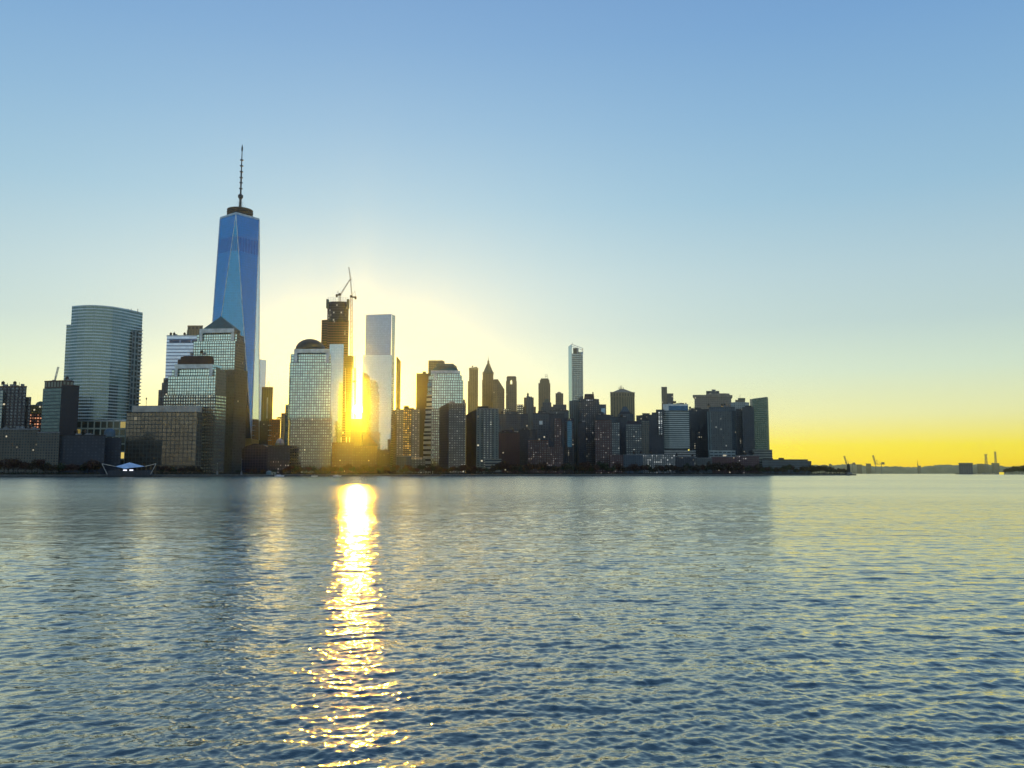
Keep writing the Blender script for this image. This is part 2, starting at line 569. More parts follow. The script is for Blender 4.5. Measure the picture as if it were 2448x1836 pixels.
m_tall = facade('slim_tower_glass', (0.16, 0.17, 0.15), (0.42, 0.46, 0.40), 0.72, 0.66, 0.85, 0.15, var=0.25)
m_mans = facade('dark_tower_windows', (0.042, 0.045, 0.055), (0.12, 0.14, 0.15), 0.45, 0.5, 0.5, 0.3, lit=0.06, litc=(0.95, 0.9, 0.75), ls=0.4, var=0.7)
m_navy = facade('navy_wall', (0.03, 0.04, 0.055), (0.045, 0.06, 0.08), 0.5, 0.5, 0.3, 0.3, lit=0.004, var=0.6)
m_bluegrey = facade('bluegrey_masonry', (0.06, 0.09, 0.115), (0.045, 0.06, 0.075), 0.5, 0.55, 0.4, 0.3, lit=0.008, var=0.6)
m_teal = facade('teal_ribs', (0.12, 0.17, 0.17), (0.04, 0.06, 0.07), 0.4, 1.0, 0.4, 0.3, var=0.4)
m_hotel = facade('white_bands', (0.46, 0.50, 0.44), (0.04, 0.06, 0.065), 1.0, 0.42, 0.4, 0.25, var=0.5)
m_ribs = facade('grey_ribs_windows', (0.095, 0.11, 0.11), (0.07, 0.085, 0.085), 0.5, 0.6, 0.4, 0.3, lit=0.06, litc=(0.85, 0.9, 0.8), ls=0.35, var=0.6)
m_dots = facade('dark_wall_dots', (0.035, 0.042, 0.055), (0.10, 0.12, 0.13), 0.35, 0.35, 0.4, 0.3, lit=0.03, var=0.8)
m_green = facade('green_glass', (0.09, 0.13, 0.10), (0.10, 0.15, 0.12), 0.8, 0.7, 0.75, 0.15, lit=0.006, var=0.35)
m_podium = facade('podium_bands', (0.24, 0.26, 0.22), (0.035, 0.045, 0.05), 1.0, 0.5, 0.3, 0.3, var=0.4)
m_bpan = simple('blue_glass_panel', (0.02, 0.10, 0.20), 0.2, 0.5)
m_penth = simple('penthouse_band', (0.42, 0.40, 0.34), 0.5, 0.3)
m_reddark = simple('dark_red_roof', (0.045, 0.028, 0.03), 0.8)
m_lamp = simple('lit_sign_panel', (0.9, 0.9, 0.95), 0.5, emis=(0.85, 0.85, 1.0), es=1.6)
m_canvas = simple('white_canvas', (0.62, 0.72, 0.85), 0.7)
m_goldroof = simple('old_copper_roof', (0.10, 0.12, 0.08), 0.7)
m_haz = simple('hazy_grey_concrete', (0.26, 0.24, 0.19), 0.9)  # distant haze put into this pale grey

# ================================================================== LEFT CLUSTER
b = Bld('brick_apartment_tower', 'dark brick apartment tower cut by the left edge of the photo', 'tower', 1080)
b.tier('facade', [-60, 36, 64], 925, m_brickd, cell=(5, 4), D=1080, cap=1.2, capm=brick)
b.tier('facade', [60, 75], 949, m_brickd, cell=(5, 4), D=1083, dep=30)
b.tier('penthouse', [22, 62], 923, brick, ybot=934, D=1084, dep=25, roof=brick)
b.tier('glass_bay', [-20, 8], 933, facade('pale_glass_bay', (0.2, 0.24, 0.22), (0.35, 0.42, 0.38), 0.8, 0.6, 0.7, 0.2), cell=(4, 4), D=1076, dep=6)
b.clutter(-10, 60, 922, 4, D=1088)
b.done()

b = Bld('masonry_block', 'long low greenish masonry apartment block at the far left above the shore trees', 'building', 1010)
b.tier('facade', [-80, 66, 92], 1027, m_tanw, cell=(3.2, 3.2), D=1010, cap=0.8, dep=30)
b.tier('wing', [90, (143, 1004)], 1034, m_tanw, cell=(3.2, 3.2), D=1006, dep=28, cap=0.8)
b.tier('cornice', [-80, 95], 1024.5, conc, ybot=1027.5, D=1009, dep=28, roof=conc)
b.clutter(0, 88, 1025, 4, D=1020)
b.done()

b = Bld('red_window_building', 'narrow building with sun glow painted red into its windows, between the two dark left towers', 'building', 1150)
b.tier('facade', [70, 107], 989, m_redglow, cell=(3.6, 4), D=1150, dep=20)
b.tier('upper_storeys', [73, 105], 969, facade('ochre_storeys', (0.16, 0.12, 0.04), (0.3, 0.25, 0.08), 0.6, 0.5, 0.3, 0.3, lit=.1), ybot=989.2, cell=(4, 4), D=1152, dep=14, cap=0.8)
b.mb('roof_dome').lathe((P(97, 962, 1160)[0], 1160, Zat(969, 1160)), [(6, 0), (5.5, 2), (4, 4), (1, 5.5)], m_goldroof, 12)
b.done()

b = Bld('glass_corner_tower', 'square dark tower with a greenish glass face left of the curved glass tower', 'tower', 1060)
b.tier('facade', [(103, 1066), (147, 1056)], 929, facade('green_bands', (0.10, 0.13, 0.11), (0.16, 0.21, 0.17), 1.0, 0.62, 0.6, 0.2, lit=.01), cell=(4, 4.2), dep=34)
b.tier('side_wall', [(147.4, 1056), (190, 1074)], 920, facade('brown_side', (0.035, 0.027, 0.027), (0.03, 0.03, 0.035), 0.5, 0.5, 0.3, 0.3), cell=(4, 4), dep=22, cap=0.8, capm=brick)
b.tier('penthouse', [(107, 1068), (150, 1060), (176, 1070)], 912, facade('penthouse_frame', (0.09, 0.055, 0.035), (0.25, 0.25, 0.18), 0.5, 0.8, 0.3, 0.3), ybot=930, cell=(5, 8), dep=20, cap=0.8, capm=brick)
b.clutter(112, 165, 910, 3, D=1075)
b.done()

b = Bld('dark_low_block', 'low unlit block between the glass corner tower and the wide granite block', 'building', 1040)
b.tier('facade', [(143, 1008), (252, 1012)], 1041, m_navy, cell=(4, 3.6), dep=40, cap=0.8, capm=steel_d)
b.tier('wing', [(250, 1030), (291, 1034)], 1046, m_navy, cell=(4, 3.6), dep=40)
b.mb('water_tank').lathe((P(262, 1038, 1052)[0], 1052, Zat(1042, 1052) - 1), [(6.5, 0), (6.5, 6), (5, 8.5), (2, 10)], simple('tank_blue_grey', (0.08, 0.13, 0.16), 0.6), 14)
b.clutter(160, 250, 1040, 6, D=1026)
b.done()

b = Bld('derrick_crane', 'thin pale crane boom rising behind the glass corner tower', 'crane', 1300)
a_, c_ = P(127, 925, 1300), P(139.5, 877, 1300)
b.org = a_
b.mb('boom').lattice(a_, c_, 1.8, steel_l, .25, 3)
b.mb('mast').bar((a_[0], 1300, GROUND), a_, 1.2, steel_d)
b.done()

# curved glass tower
b = Bld('curved_glass_tower', 'tall curved glass tower with white floor bands, tallest of the left group', 'skyscraper', 1165)
ch = [(172, 1168), (188, 1163), (206, 1160), (226, 1160), (248, 1164), (270, 1171), (292, 1182), (314, 1196), (342, 1216)]
b.tier('facade', ch, 733, m_curve, cell=(3.0, 4.3), dep=30)
b.tier('parapet', ch, 731.8, pale, ybot=733.2, dep=28, D=1165, roof=roof_m)
b.tier('side_wing', [(159, 1178), (173, 1176)], 778, m_curve, cell=(3.0, 4.3), dep=25, cap=1.0, capm=pale)
b.tier('stair_slot', [(317, 1196.5), (340, 1213)], 790, m_fin, ybot=1030, cell=(6, 8.1), dep=4)
b.tier('podium', [(180, 1120), (302, 1124)], 1006, facade('podium_glass', (0.42, 0.46, 0.36), (0.10, 0.12, 0.09), 0.8, 0.8, 0.5, 0.25, lit=.1, litc=(1, .75, .2)), cell=(8, 10), dep=30, cap=1.0, capm=pale)
for i in range(24):
    t = i / 23
    yy = 792 + t * 190
    p = P(341.5 - t * 6, yy, 1215); q = P(334 - t * 6, yy, 1207)
    b.mb('balcony#%d' % i).box(((p[0] + q[0]) / 2, 1208, p[2]), (5.5, 8, 1.1), pale, rz=0.6)
for px in (296, 300, 306, 322):
    p = P(px, 739, 1190)
    b.mb('roof_rig#%d' % px).bar((p[0], 1200, p[2] - 4), (p[0], 1200, p[2] + 2.5), 0.4, steel_d)
b.done()

# wide granite block at the river front
b = Bld('wide_granite_block', 'wide low granite block with a pale curved roof band behind the white canopy', 'building', 1110)
b.tier('facade', [(303, 1100), (390, 1096), (472, 1098), (485, 1110)], 986, m_lowwide, cell=(5.1, 5.2), dep=40)
b.tier('facade', [(300, 1103), (304, 1099)], 1045, m_lowwide, cell=(4, 5), dep=30)
b.tier('roof_band', [(316, 1108), (400, 1104), (470, 1105), (479, 1110), (484, 1118)], 970, m_penth, ybot=986.2, cell=(5, 20), dep=30)
b.tier('parapet', [(302.5, 1099.5), (390, 1095.5), (472.5, 1097.5), (485.5, 1109.5)], 985, steel_d, ybot=987, dep=38)
b.tier('base_arcade', [(306, 1095.6), (470, 1095.2)], 1112, facade('arcade', (0.15, 0.11, 0.06), (0.04, 0.035, 0.03), 0.6, 0.8, 0.2, 0.4), cell=(6, 8), dep=3)
p = P(350, 953, 1120)
b.mb('antenna').bar((p[0], 1120, Zat(971, 1120)), p, 0.3, steel_d)
b.mb('antenna').box((p[0], 1120, p[2]), (1.2, 1.2, 2.5), steel_d)
b.done()

# stepped mansard tower
b = Bld('mansard_granite_tower', 'shorter granite grid tower with a stepped dark mansard roof, in front of the pyramid tower', 'office tower', 1130)
b.tier('facade', [(391, 1133), (516, 1128), (541, 1150)], 944.5, m_wfcl, cell=(3.45, 4.1), dep=40)
b.tier('facade', [(402, 1135), (516, 1130), (540, 1150)], 900, m_wfc, ybot=946, cell=(3.3, 3.95), dep=38)
b.tier('facade', [(411, 1137), (518, 1132), (537, 1150)], 884, m_wfc, ybot=901, cell=(3.3, 3.95), dep=34)
b.tier('facade', [(421, 1139), (508, 1134.5), (530, 1150)], 871.5, m_wfc, ybot=885, cell=(3.3, 3.95), dep=30)
b.tier('roof_frame', [(418, 1133.6), (508.5, 1130.6)], 871, pale, ybot=881, dep=2.4)
b.tier('roof_frame', [(418, 1133.4), (425, 1133.2)], 880.5, pale, ybot=900, dep=2.4)
b.tier('roof_frame', [(501, 1130.8), (508.4, 1130.5)], 880.5, pale, ybot=900, dep=2.4)
b.tier('left_wing', [(379, 1152), (402, 1152)], 932, m_brickd, cell=(4, 4), dep=30)
b.tier('left_wing', [(387, 1154), (402, 1154)], 915, m_brickd, cell=(4, 4), dep=26)
b.tier('left_wing', [(391, 1156), (413, 1156)], 904, m_brickd, cell=(4, 4), dep=26)
b.tier('mansard_roof', [(425, 1142), (512, 1137)], 860, m_reddark, ybot=871.3, dep=24, roof=m_reddark)
b.tier('mansard_roof', [(432, 1144), (510, 1139)], 853, m_reddark, ybot=861, dep=22, roof=m_reddark)
b.solid('mansard_roof', [(438, 1146), (508, 1141)], 853.2, [(439, 1147), (496, 1143)], 847, m_reddark, dep=20, dhi=18)
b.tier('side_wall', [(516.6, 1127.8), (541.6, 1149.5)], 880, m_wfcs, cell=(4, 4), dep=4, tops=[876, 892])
b.clutter(440, 492, 846.5, 3, D=1152)
b.done()

# pyramid tower
b = Bld('pyramid_roof_tower', 'granite grid tower with a green pyramid roof in front of the tallest blue tower', 'office tower', 1230)
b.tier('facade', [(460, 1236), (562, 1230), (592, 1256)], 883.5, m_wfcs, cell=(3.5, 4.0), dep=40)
b.tier('facade', [(463, 1236), (563, 1230), (586, 1256)], 816, m_wfc, ybot=884, cell=(3.5, 4.0), dep=38, side=[None, m_tanw])  # tan right face: golden light put into the side colour
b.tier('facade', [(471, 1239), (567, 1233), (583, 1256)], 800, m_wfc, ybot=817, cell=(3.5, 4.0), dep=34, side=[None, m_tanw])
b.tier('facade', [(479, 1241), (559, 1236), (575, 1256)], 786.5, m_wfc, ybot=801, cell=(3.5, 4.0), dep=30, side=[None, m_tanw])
b.tier('roof_frame', [(477, 1235.4), (560, 1231.2)], 786, pale, ybot=796, dep=2.4)
b.tier('roof_frame', [(477, 1235.2), (484, 1234.8)], 795.8, pale, ybot=815.5, dep=2.4)
b.tier('roof_frame', [(552.5, 1231.4), (560, 1231)], 795.8, pale, ybot=815.5, dep=2.4)
f1, _ = foot([(484, 1242), (560, 1237), (575, 1256)], 786, 1240, 30)
apex = P(528.5, 756, 1262)
zb = Zat(786.6, 1240)
m_ = b.mb('pyramid_roof')
for i in range(len(f1)):
    j = (i + 1) % len(f1)
    m_.face([(*f1[i], zb), (*f1[j], zb), apex], copper)
b.done()

b = Bld('striped_office_slab', 'pale blue office slab with thin horizontal stripes behind the two granite towers', 'office tower', 1420)
b.tier('facade', [(399, 1420), (488, 1420)], 803, m_stripe, cell=(6, 5.6), dep=45, cap=1.2, capm=pale)
b.tier('roof_louvres', [(404, 1419), (484, 1419)], 812, facade('louvre_slots', (0.4, 0.5, 0.62), (0.06, 0.09, 0.16), 0.85, 0.8, 0.5, 0.3), ybot=820, cell=(16, 5.6), dep=2)
b.clutter(405, 445, 802, 4, D=1440)
b.done()

b = Bld('carved_stone_tower', 'tan stone tower top showing between the striped slab and the pyramid roof', 'tower', 1600)
b.tier('facade', [(447, 1600), (486, 1600)], 789, m_far, cell=(5, 6), dep=40)
b.tier('crown', [(448.5, 1603), (485, 1603)], 779, facade('carved_top', (0.24, 0.18, 0.12), (0.08, 0.06, 0.05), 0.5, 0.6, 0.2, 0.5), ybot=790, cell=(7, 8), dep=36, cap=0.8, capm=tan)
b.done()

# ------------------------------------------------------------------ the tallest tower
e = Bld('tapered_blue_skyscraper', 'tallest tower, tapering blue glass with triangular faces and a spire', 'skyscraper', 1390)
Dw = 1400.0
cbx, cby, _ = P(555.5, 1050, Dw)
azw = math.atan2(cbx, cby)
uu = (math.cos(azw), -math.sin(azw)); ww_ = (math.sin(azw), math.cos(azw))
S = 36.3; phi = math.radians(11.0)
def wtc(a, c, z):   # a along the face, c away from the camera
    x = a * math.cos(phi) + c * math.sin(phi); y = -a * math.sin(phi) + c * math.cos(phi)
    return (cbx + uu[0] * x + ww_[0] * y, cby + uu[1] * x + ww_[1] * y, z)
zl = Zat(1050, Dw); zt = Zat(509, Dw - 36)
bl = [wtc(-S, -S, zl), wtc(S, -S, zl), wtc(S, S, zl), wtc(-S, S, zl)]
S2 = S * 0.88
tl = [wtc(0, -S2, zt), wtc(S2, 0, zt), wtc(0, S2, zt), wtc(-S2, 0, zt)]
m_ = e.mb('glass_shaft')
H_ = zt - zl
rows = H_ / 4.2
zA, zB = Zat(577, Dw), Zat(612, Dw)
def tri(p0, p1, p2, base, u0, mat=m_blue):
    # slice the face horizontally at the plant-floor band
    pts = [Vector(p0), Vector(p1), Vector(p2)]
    def uvq(p):
        a = Vector(base[0]); d = (Vector(base[1]) - a); d.z = 0
        return (u0 + (Vector(p) - a).dot(d.normalized()) / 3.0, (zt - p[2]) / 4.2)
    def cut(poly, z, keep_above):
        out = []
        for i in range(len(poly)):
            A, B_ = poly[i], poly[(i + 1) % len(poly)]
            ia = (A.z >= z) == keep_above or A.z == z
            ib = (B_.z >= z) == keep_above or B_.z == z
            if ia: out.append(A)
            if ia != ib:
                t = (z - A.z) / (B_.z - A.z); out.append(A + (B_ - A) * t)
        return out
    for lo_, hi_, mt in ((None, zB, mat), (zB, zA, m_bluem), (zA, None, mat)):
        q = pts
        if lo_ is not None: q = cut(q, lo_, True)
        if hi_ is not None and len(q) > 2: q = cut(q, hi_, False)
        if len(q) > 2:
            m_.face([tuple(p) for p in q], mt, [uvq(p) for p in q])
for i in range(4):
    j = (i + 1) % 4
    tri(bl[i], bl[j], tl[i], (bl[i], bl[j]), i * 100)
    tri(bl[j], tl[j], tl[i], (tl[i], tl[j]), i * 100 + 50)
m_.face(tl, roof_m)
e.mb('lobby_block').loft([wtc(a * S, c * S, GROUND) for a, c in ((-1, -1), (1, -1), (1, 1), (-1, 1))], bl, facade('lobby_fins', (0.30, 0.26, 0.14), (0.35, 0.30, 0.16), 0.8, 1.0, 0.8, 0.3), (4, 20))
for i in range(4):
    j = (i + 1) % 4
    for a_, b_ in ((bl[i], tl[i]), (bl[j], tl[i]), (tl[i], tl[j])):
        e.mb('steel_edges').bar(a_, b_, 0.75, steel_l)
tp = [(x, y, z + 3.0) for x, y, z in tl]
e.mb('parapet').loft(tl, tp, pale, roof=roof_m)
cxw, cyw = cbx, cby
e.org = (cbx, cby, GROUND)
zr = zt + 3
for k, (r, z) in enumerate(((21, 3.6), (21.3, 7.6), (21, 11.6))):
    e.mb('antenna_ring').lathe((cxw, cyw, zr + z), [(r, 0), (r, 0.9), (r - 1.4, 0.9), (r - 1.4, 0)], steel_d, 40)
for i in range(24):
    t = 2 * math.pi * i / 24
    e.mb('antenna_ring').bar((cxw + 20.4 * math.cos(t), cyw + 20.4 * math.sin(t), zr + 0), (cxw + 20.4 * math.cos(t + .07), cyw + 20.4 * math.sin(t + .07), zr + 12.4), 0.14, steel_d)
ztip = Zat(345, Dw)
Hs = ztip - zr
pr = [(3.4, 0), (3.0, 12), (1.8, 30), (2.8, 33), (4.4, 35), (4.4, 38.5), (2.2, 40), (1.5, 42), (1.4, Hs * .62), (1.1, Hs * .62), (0.8, Hs * .86), (0.7, Hs * .9), (1.5, Hs * .92), (1.4, Hs * .95), (0.2, Hs)]
e.mb('spire').lathe((cxw, cyw, zr), pr, steel_d, 10)
for q in (.39, .47, .54, .62, .70, .78):
    e.mb('spire>platform#%d' % int(q * 100)).lathe((cxw, cyw, zr + Hs * q), [(1.4, -0.5), (3.0, 0), (3.0, 0.9), (1.2, 1.4)], steel_d, 10)
for i in range(6):
    t = 2 * math.pi * i / 6 + .3
    e.mb('guy_cable#%d' % i).bar((cxw + 19 * math.cos(t), cyw + 19 * math.sin(t), zr), (cxw, cyw, zr + 36), 0.14, steel_l)
e.smooth |= {'spire'}
e.done()

b = Bld('pale_glass_slab', 'plain pale glass slab just right of the tapered blue skyscraper', 'office tower', 1700)
b.tier('facade', [(600, 1700), (637, 1704)], 857, m_mirror, cell=(4, 4), dep=40, tops=[856, 861])
b.done()
b = Bld('olive_office_tower', 'olive brown tower with a small rooftop mast between the blue and dome towers', 'tower', 1560)
b.tier('facade', [(626, 1560), (653, 1563)], 926, facade('olive_windows', (0.13, 0.11, 0.06), (0.08, 0.075, 0.05), 0.5, 1.0, 0.4, 0.3), cell=(4, 4), dep=30, cap=1, capm=tan)
p = P(642, 912, 1575)
b.mb('mast').bar((p[0] - 4, 1575, p[2] - 13), p, 0.35, conc); b.mb('mast').bar((p[0] + 4, 1575, p[2] - 13), p, 0.35, conc)
b.tier('centre_rib', [(638, 1558.5), (641, 1558.5)], 950, pale, ybot=1000, dep=1.6)
b.done()
b = Bld('brown_brick_office', 'dark brown block at the foot of the olive tower', 'building', 1500)
b.tier('facade', [(617, 1500), (645, 1503)], 1006, m_brickd, cell=(4, 4), dep=40)
b.done()
b = Bld('orange_lit_building', 'brick building with orange light painted on, left of the dome tower', 'building', 1470)
b.tier('facade', [(644, 1470), (671, 1473)], 1003, m_orange, cell=(4, 4.4), dep=30, cap=1, capm=simple('orange_cap', (.5, .22, .08)))
b.tier('lower_wing', [(641, 1462), (664, 1464)], 1045, m_orange, cell=(4, 4), dep=6)
for i in range(5):
    b.tier('floor_edge#%d' % i, [(640.5, 1461), (649, 1461)], 1016 + i * 12, white_m, ybot=1017 + i * 12, dep=2)
b.clutter(650, 668, 1000, 2, D=1480, mat=steel_d)
b.done()
b = Bld('peach_stone_building', 'peach stone building touching the left side of the dome tower', 'building', 1440)
b.tier('facade', [(672, 1440), (686, 1441)], 989, facade('peach', (0.55, 0.38, 0.18), (0.3, 0.2, 0.1), 0.4, 0.5, .2, .4), cell=(4, 4), dep=30, cap=1, capm=tan)
b.done()
b = Bld('small_white_dome', 'small pale round dome roof low between the orange building and dome tower', 'dome', 1380)
b.mb('drum').lathe((P(669, 1060, 1380)[0], 1380, GROUND), [(7.6, 0), (7.6, Zat(1060, 1380) - GROUND)], conc, 18)
b.mb('dome_roof').lathe((P(669, 1060, 1380)[0], 1380, Zat(1060, 1380)), [(6.4, 0), (6.0, 3), (4.8, 5.5), (2.5, 7.3), (0.4, 8)], simple('lilac_roof', (0.4, 0.38, 0.48)), 18)
b.org = (P(669, 1060, 1380)[0], 1380, GROUND)
b.done()
b = Bld('glass_vault_hall', 'dark round-roofed glass hall between the pyramid and dome towers', 'hall', 1250)
cx_, cz_ = P(612, 1062, 1250)[0], Zat(1100, 1250)
mh = b.mb('glass_vault')
m_vault = facade('vault_glass', (0.03, 0.035, 0.06), (0.03, 0.04, 0.08), 0.85, 0.85, 0.4, 0.25, var=.5)
rr = 27.5
prof = [(-rr, GROUND)] + [(-rr * math.cos(math.pi * i / 14), cz_ + (Zat(1061, 1250) - cz_) * math.sin(math.pi * i / 14)) for i in range(15)] + [(rr, GROUND)]
for i in range(len(prof) - 1):
    (xa, za), (xb, zb_) = prof[i], prof[i + 1]
    mh.face([(cx_ + xa, 1250, za), (cx_ + xa, 1310, za), (cx_ + xb, 1310, zb_), (cx_ + xb, 1250, zb_)], m_vault, [(0, i), (14, i), (14, i + 1), (0, i + 1)])
mh.face([(cx_ + x, 1250, z) for x, z in prof], m_vault, [(x / 4, z / 4) for x, z in prof])
for i in range(1, len(prof) - 1, 2):
    b.mb('ribs').bar((cx_ + prof[i][0], 1249.6, prof[i][1]), (cx_ + prof[i + 1][0] if i + 1 < len(prof) else cx_, 1249.6, prof[i + 1][1]), 0.5, steel_d)
b.org = (cx_, 1280, GROUND)
b.done()
b = Bld('podium_wing', 'dark low wing with a row of small lights at the foot of the dome tower', 'building', 1240)
b.tier('facade', [(640, 1236), (694, 1236)], 1066, m_navy, cell=(4, 4), dep=30, cap=.8, capm=steel_d)
b.tier('lower_front', [(645, 1228), (692, 1228)], 1100, facade('row_lights', (0.04, 0.04, 0.045), (0.1, 0.1, 0.1), 0.3, 0.3, 0.2, 0.4, lit=0.35, litc=(.9, .8, .7), ls=.9), cell=(3.5, 5), dep=6)
b.done()

# dome tower
b = Bld('dome_roof_tower', 'granite grid tower with a round copper dome, left of the sun', 'office tower', 1262)
b.tier('facade', [(691, 1266), (695, 1262), (793, 1262)], 1000, m_wfcl, cell=(3.45, 4.05), dep=42)
b.tier('facade', [(692, 1268), (696, 1264), (792, 1264)], 868, m_wfc, ybot=1001, cell=(3.45, 4.05), dep=40)
b.tier('facade', [(694.5, 1270), (697.5, 1267), (791, 1267)], 847, m_wfc, ybot=869, cell=(3.45, 4.05), dep=36)
b.tier('facade', [(703.5, 1270), (786.5, 1270)], 834.5, m_wfc, ybot=848, cell=(3.45, 4.05), dep=32)
b.tier('roof_frame', [(703, 1262.6), (787.5, 1262.6)], 834, pale, ybot=843.5, dep=3)
b.tier('roof_frame', [(703, 1262.4), (711, 1262.4)], 843.2, pale, ybot=866.5, dep=3)
b.tier('roof_frame', [(779, 1262.4), (787.5, 1262.4)], 843.2, pale, ybot=866.5, dep=3)
b.tier('left_wing', [(682, 1272), (691.6, 1271)], 967, m_wfcl, cell=(5, 4.05), dep=30)
pd = P(741, 834, 1286); Rd = 35 * 1286 / F * 1.0
zd = Zat(835, 1280); hd = Zat(810, 1286) - zd
b.mb('dome').lathe((pd[0], 1288, zd), [(Rd, 0)] + [(Rd * math.cos(t), hd * math.sin(t)) for t in [math.pi / 2 * i / 9 for i in range(1, 9)]] + [(0.3, hd)], simple('bronze_dome', (0.045, 0.055, 0.045), 0.5, 0.4), 32)
b.smooth.add('dome')
b.done()

b = Bld('brick_base_block', 'reddish block of bright square windows under the sun beside the dome tower', 'building', 1300)
b.tier('facade', [(793.5, 1286), (846, 1286)], 1059, facade('pinkish_windows', (0.13, 0.06, 0.045), (0.42, 0.36, 0.28), 0.42, 0.42, .6, .2, lit=.08, litc=(1, .85, .5), ls=1.0, var=.6), cell=(3.6, 4), dep=30, cap=.8, capm=brick)
b.tier('lower_wing', [(845, 1292), (902, 1294)], 1066, facade('dull_red_windows', (0.10, 0.045, 0.035), (0.16, 0.12, 0.08), 0.42, 0.42, .4, .3, lit=.05, litc=(1, .7, .3), ls=.8, var=.7), cell=(3.6, 4), dep=30)
b.solid('sloped_roof', [(866, 1330), (905, 1330)], 1066, [(868, 1340), (874, 1340)], 1030, m_reddark, dep=30, dhi=20)
b.tier('roof_box', [(796, 1300), (804.5, 1300)], 1044, m_penth, ybot=1060, dep=8)
for x_ in (815, 827.5, 835):
    b.tier('vent_stack#%d' % int(x_), [(x_, 1300), (x_ + 1.6, 1300)], 1045.5, pale, ybot=1060, dep=2)
b.done()

# tower under construction
b = Bld('tower_under_construction', 'unfinished brown tower with open floors and small work lights beside the sun', 'skyscraper', 1500)
b.tier('core_floors', [(783, 1502), (793, 1497), (822, 1497), (834, 1503)], 722, m_core, ybot=768, cell=(2.6, 4.4), dep=26)
b.tier('open_floors', [(769, 1512), (783, 1508)], 765, m_frame, ybot=860, cell=(2.8, 4.4), dep=30)
b.tier('open_floors', [(783, 1500), (834, 1500)], 766, m_frame, ybot=860, cell=(2.8, 4.4), dep=40)
b.tier('open_floors', [(772, 1504), (833, 1504)], 859, m_frame, cell=(2.8, 4.4), dep=40)
b.tier('glass_cladding', [(788, 1488), (822, 1488)], 822.5, m_mirror2, cell=(4, 5.4), dep=10)
b.tier('hoist_housing', [(823, 1490), (841, 1490), (846, 1500)], 850, facade('netting', (0.16, 0.12, 0.05), (0.10, 0.08, 0.04), 0.9, 0.6, 0, .8), ybot=879, cell=(4, 4), dep=12)
b.tier('hoist_shaft', [(828, 1492), (842, 1494)], 879, facade('netting2', (0.22, 0.14, 0.04), (0.14, 0.09, 0.03), 0.7, 0.6, 0, .8), cell=(4, 4), dep=8)
for x_ in (825.5, 842):
    b.mb('hoist_rail#%d' % int(x_)).bar(P(x_, 985, 1488), P(x_, 880, 1488), 0.5, steel_l)
# crown scaffolding
z0, z1 = Zat(722, 1500), Zat(711, 1500)
xs = [P(q, 716, 1500)[0] for q in np.linspace(785, 832, 9)]
for x_ in xs:
    b.mb('scaffold').bar((x_, 1500, z0), (x_, 1500, z1), 0.25, steel_l)
for zz in np.linspace(z0 + 2, z1, 3):
    b.mb('scaffold').bar((xs[0], 1500, zz), (xs[-1], 1500, zz), 0.2, steel_l)
for x0_, x1_ in ((781, 786), (830, 835)):
    b.mb('safety_screen#%d' % x0_).box((P((x0_ + x1_) / 2, 725, 1499)[0], 1498, Zat(727, 1499)), (3.4, 8, 16), simple('green_net', (0.08, 0.11, 0.06)))
for k, (yy, x_) in enumerate(((880, 846.5), (850, 849.5))):
    b.mb('hoist_cable#%d' % k).bar(P(x_, 990, 1494), P(x_ - .2, yy, 1494), 0.28, steel_d)
b.mb('hoist_mast').lattice(P(848.6, 1000, 1495), P(848.6, 880, 1495), 2.6, steel_d, .3, 3)
b.mb('hoist_cab').box(P(847.5, 912, 1494), (5.5, 3, 3), steel_d)
b.done()

m_crane = simple('crane_white', (0.55, 0.5, 0.42), 0.6)
m_craneo = simple('crane_orange', (0.45, 0.22, 0.12), 0.6)


def tower_crane(name, label, mast_x, y_base, y_cab, jib, aframe, D, cab_w, mat, wm=3.0, grp='cranes on the unfinished tower'):
    b = Bld(name, label, 'crane', D, grp)
    a, c = P(mast_x, y_base, D), P(mast_x, y_cab, D)
    b.org = (a[0], D, a[2])
    b.mb('mast').lattice((a[0], D, a[2]), (c[0], D, c[2]), wm, mat, 0.3)
    b.mb('cab').box((c[0], D - 1, c[2] + 1.5), (4.2, 4, 3.6), steel_d)
    x1 = P(cab_w, y_cab, D)
    b.mb('counter_deck').box(((c[0] + x1[0]) / 2, D, c[2] + 0.6), (abs(x1[0] - c[0]) + 3, 3.5, 2.2), simple('crane_deck', (0.12, 0.10, 0.05)))
    b.mb('counterweight').box((x1[0], D, c[2] - 1.2), (3, 3.6, 4), steel_d)
    pr_ = None
    for q in range(len(jib) - 1):
        p0, p1 = P(*jib[q], D), P(*jib[q + 1], D)
        b.mb('jib').lattice((p0[0], D, p0[2]), (p1[0], D, p1[2]), 2.0, m_crane, 0.22, 3.0, 1.2)
    q0, q1 = P(*aframe, D), P(*jib[-1], D)
    for xx in (c[0] - 1.5, x1[0]):
        b.mb('a_frame').bar((xx, D, c[2] + 1), (q0[0], D, q0[2]), 0.35, m_crane)
    b.mb('tie_cable').bar((q0[0], D, q0[2]), (q1[0], D, q1[2]), 0.1, steel_l)
    b.done()


tower_crane('tower_crane', 'short crane with a slanted boom standing on top of the unfinished tower', 812.5, 722, 706, [(813.5, 705), (835, 671), (840, 667)], (808, 696), 1506, 805, m_crane)
tower_crane('tower_crane', 'tall crane with an upright boom on a long mast beside the unfinished tower', 840, 1000, 711, [(841, 706), (838, 668), (834, 639)], (849, 696), 1496, 850, m_craneo, 3.4)

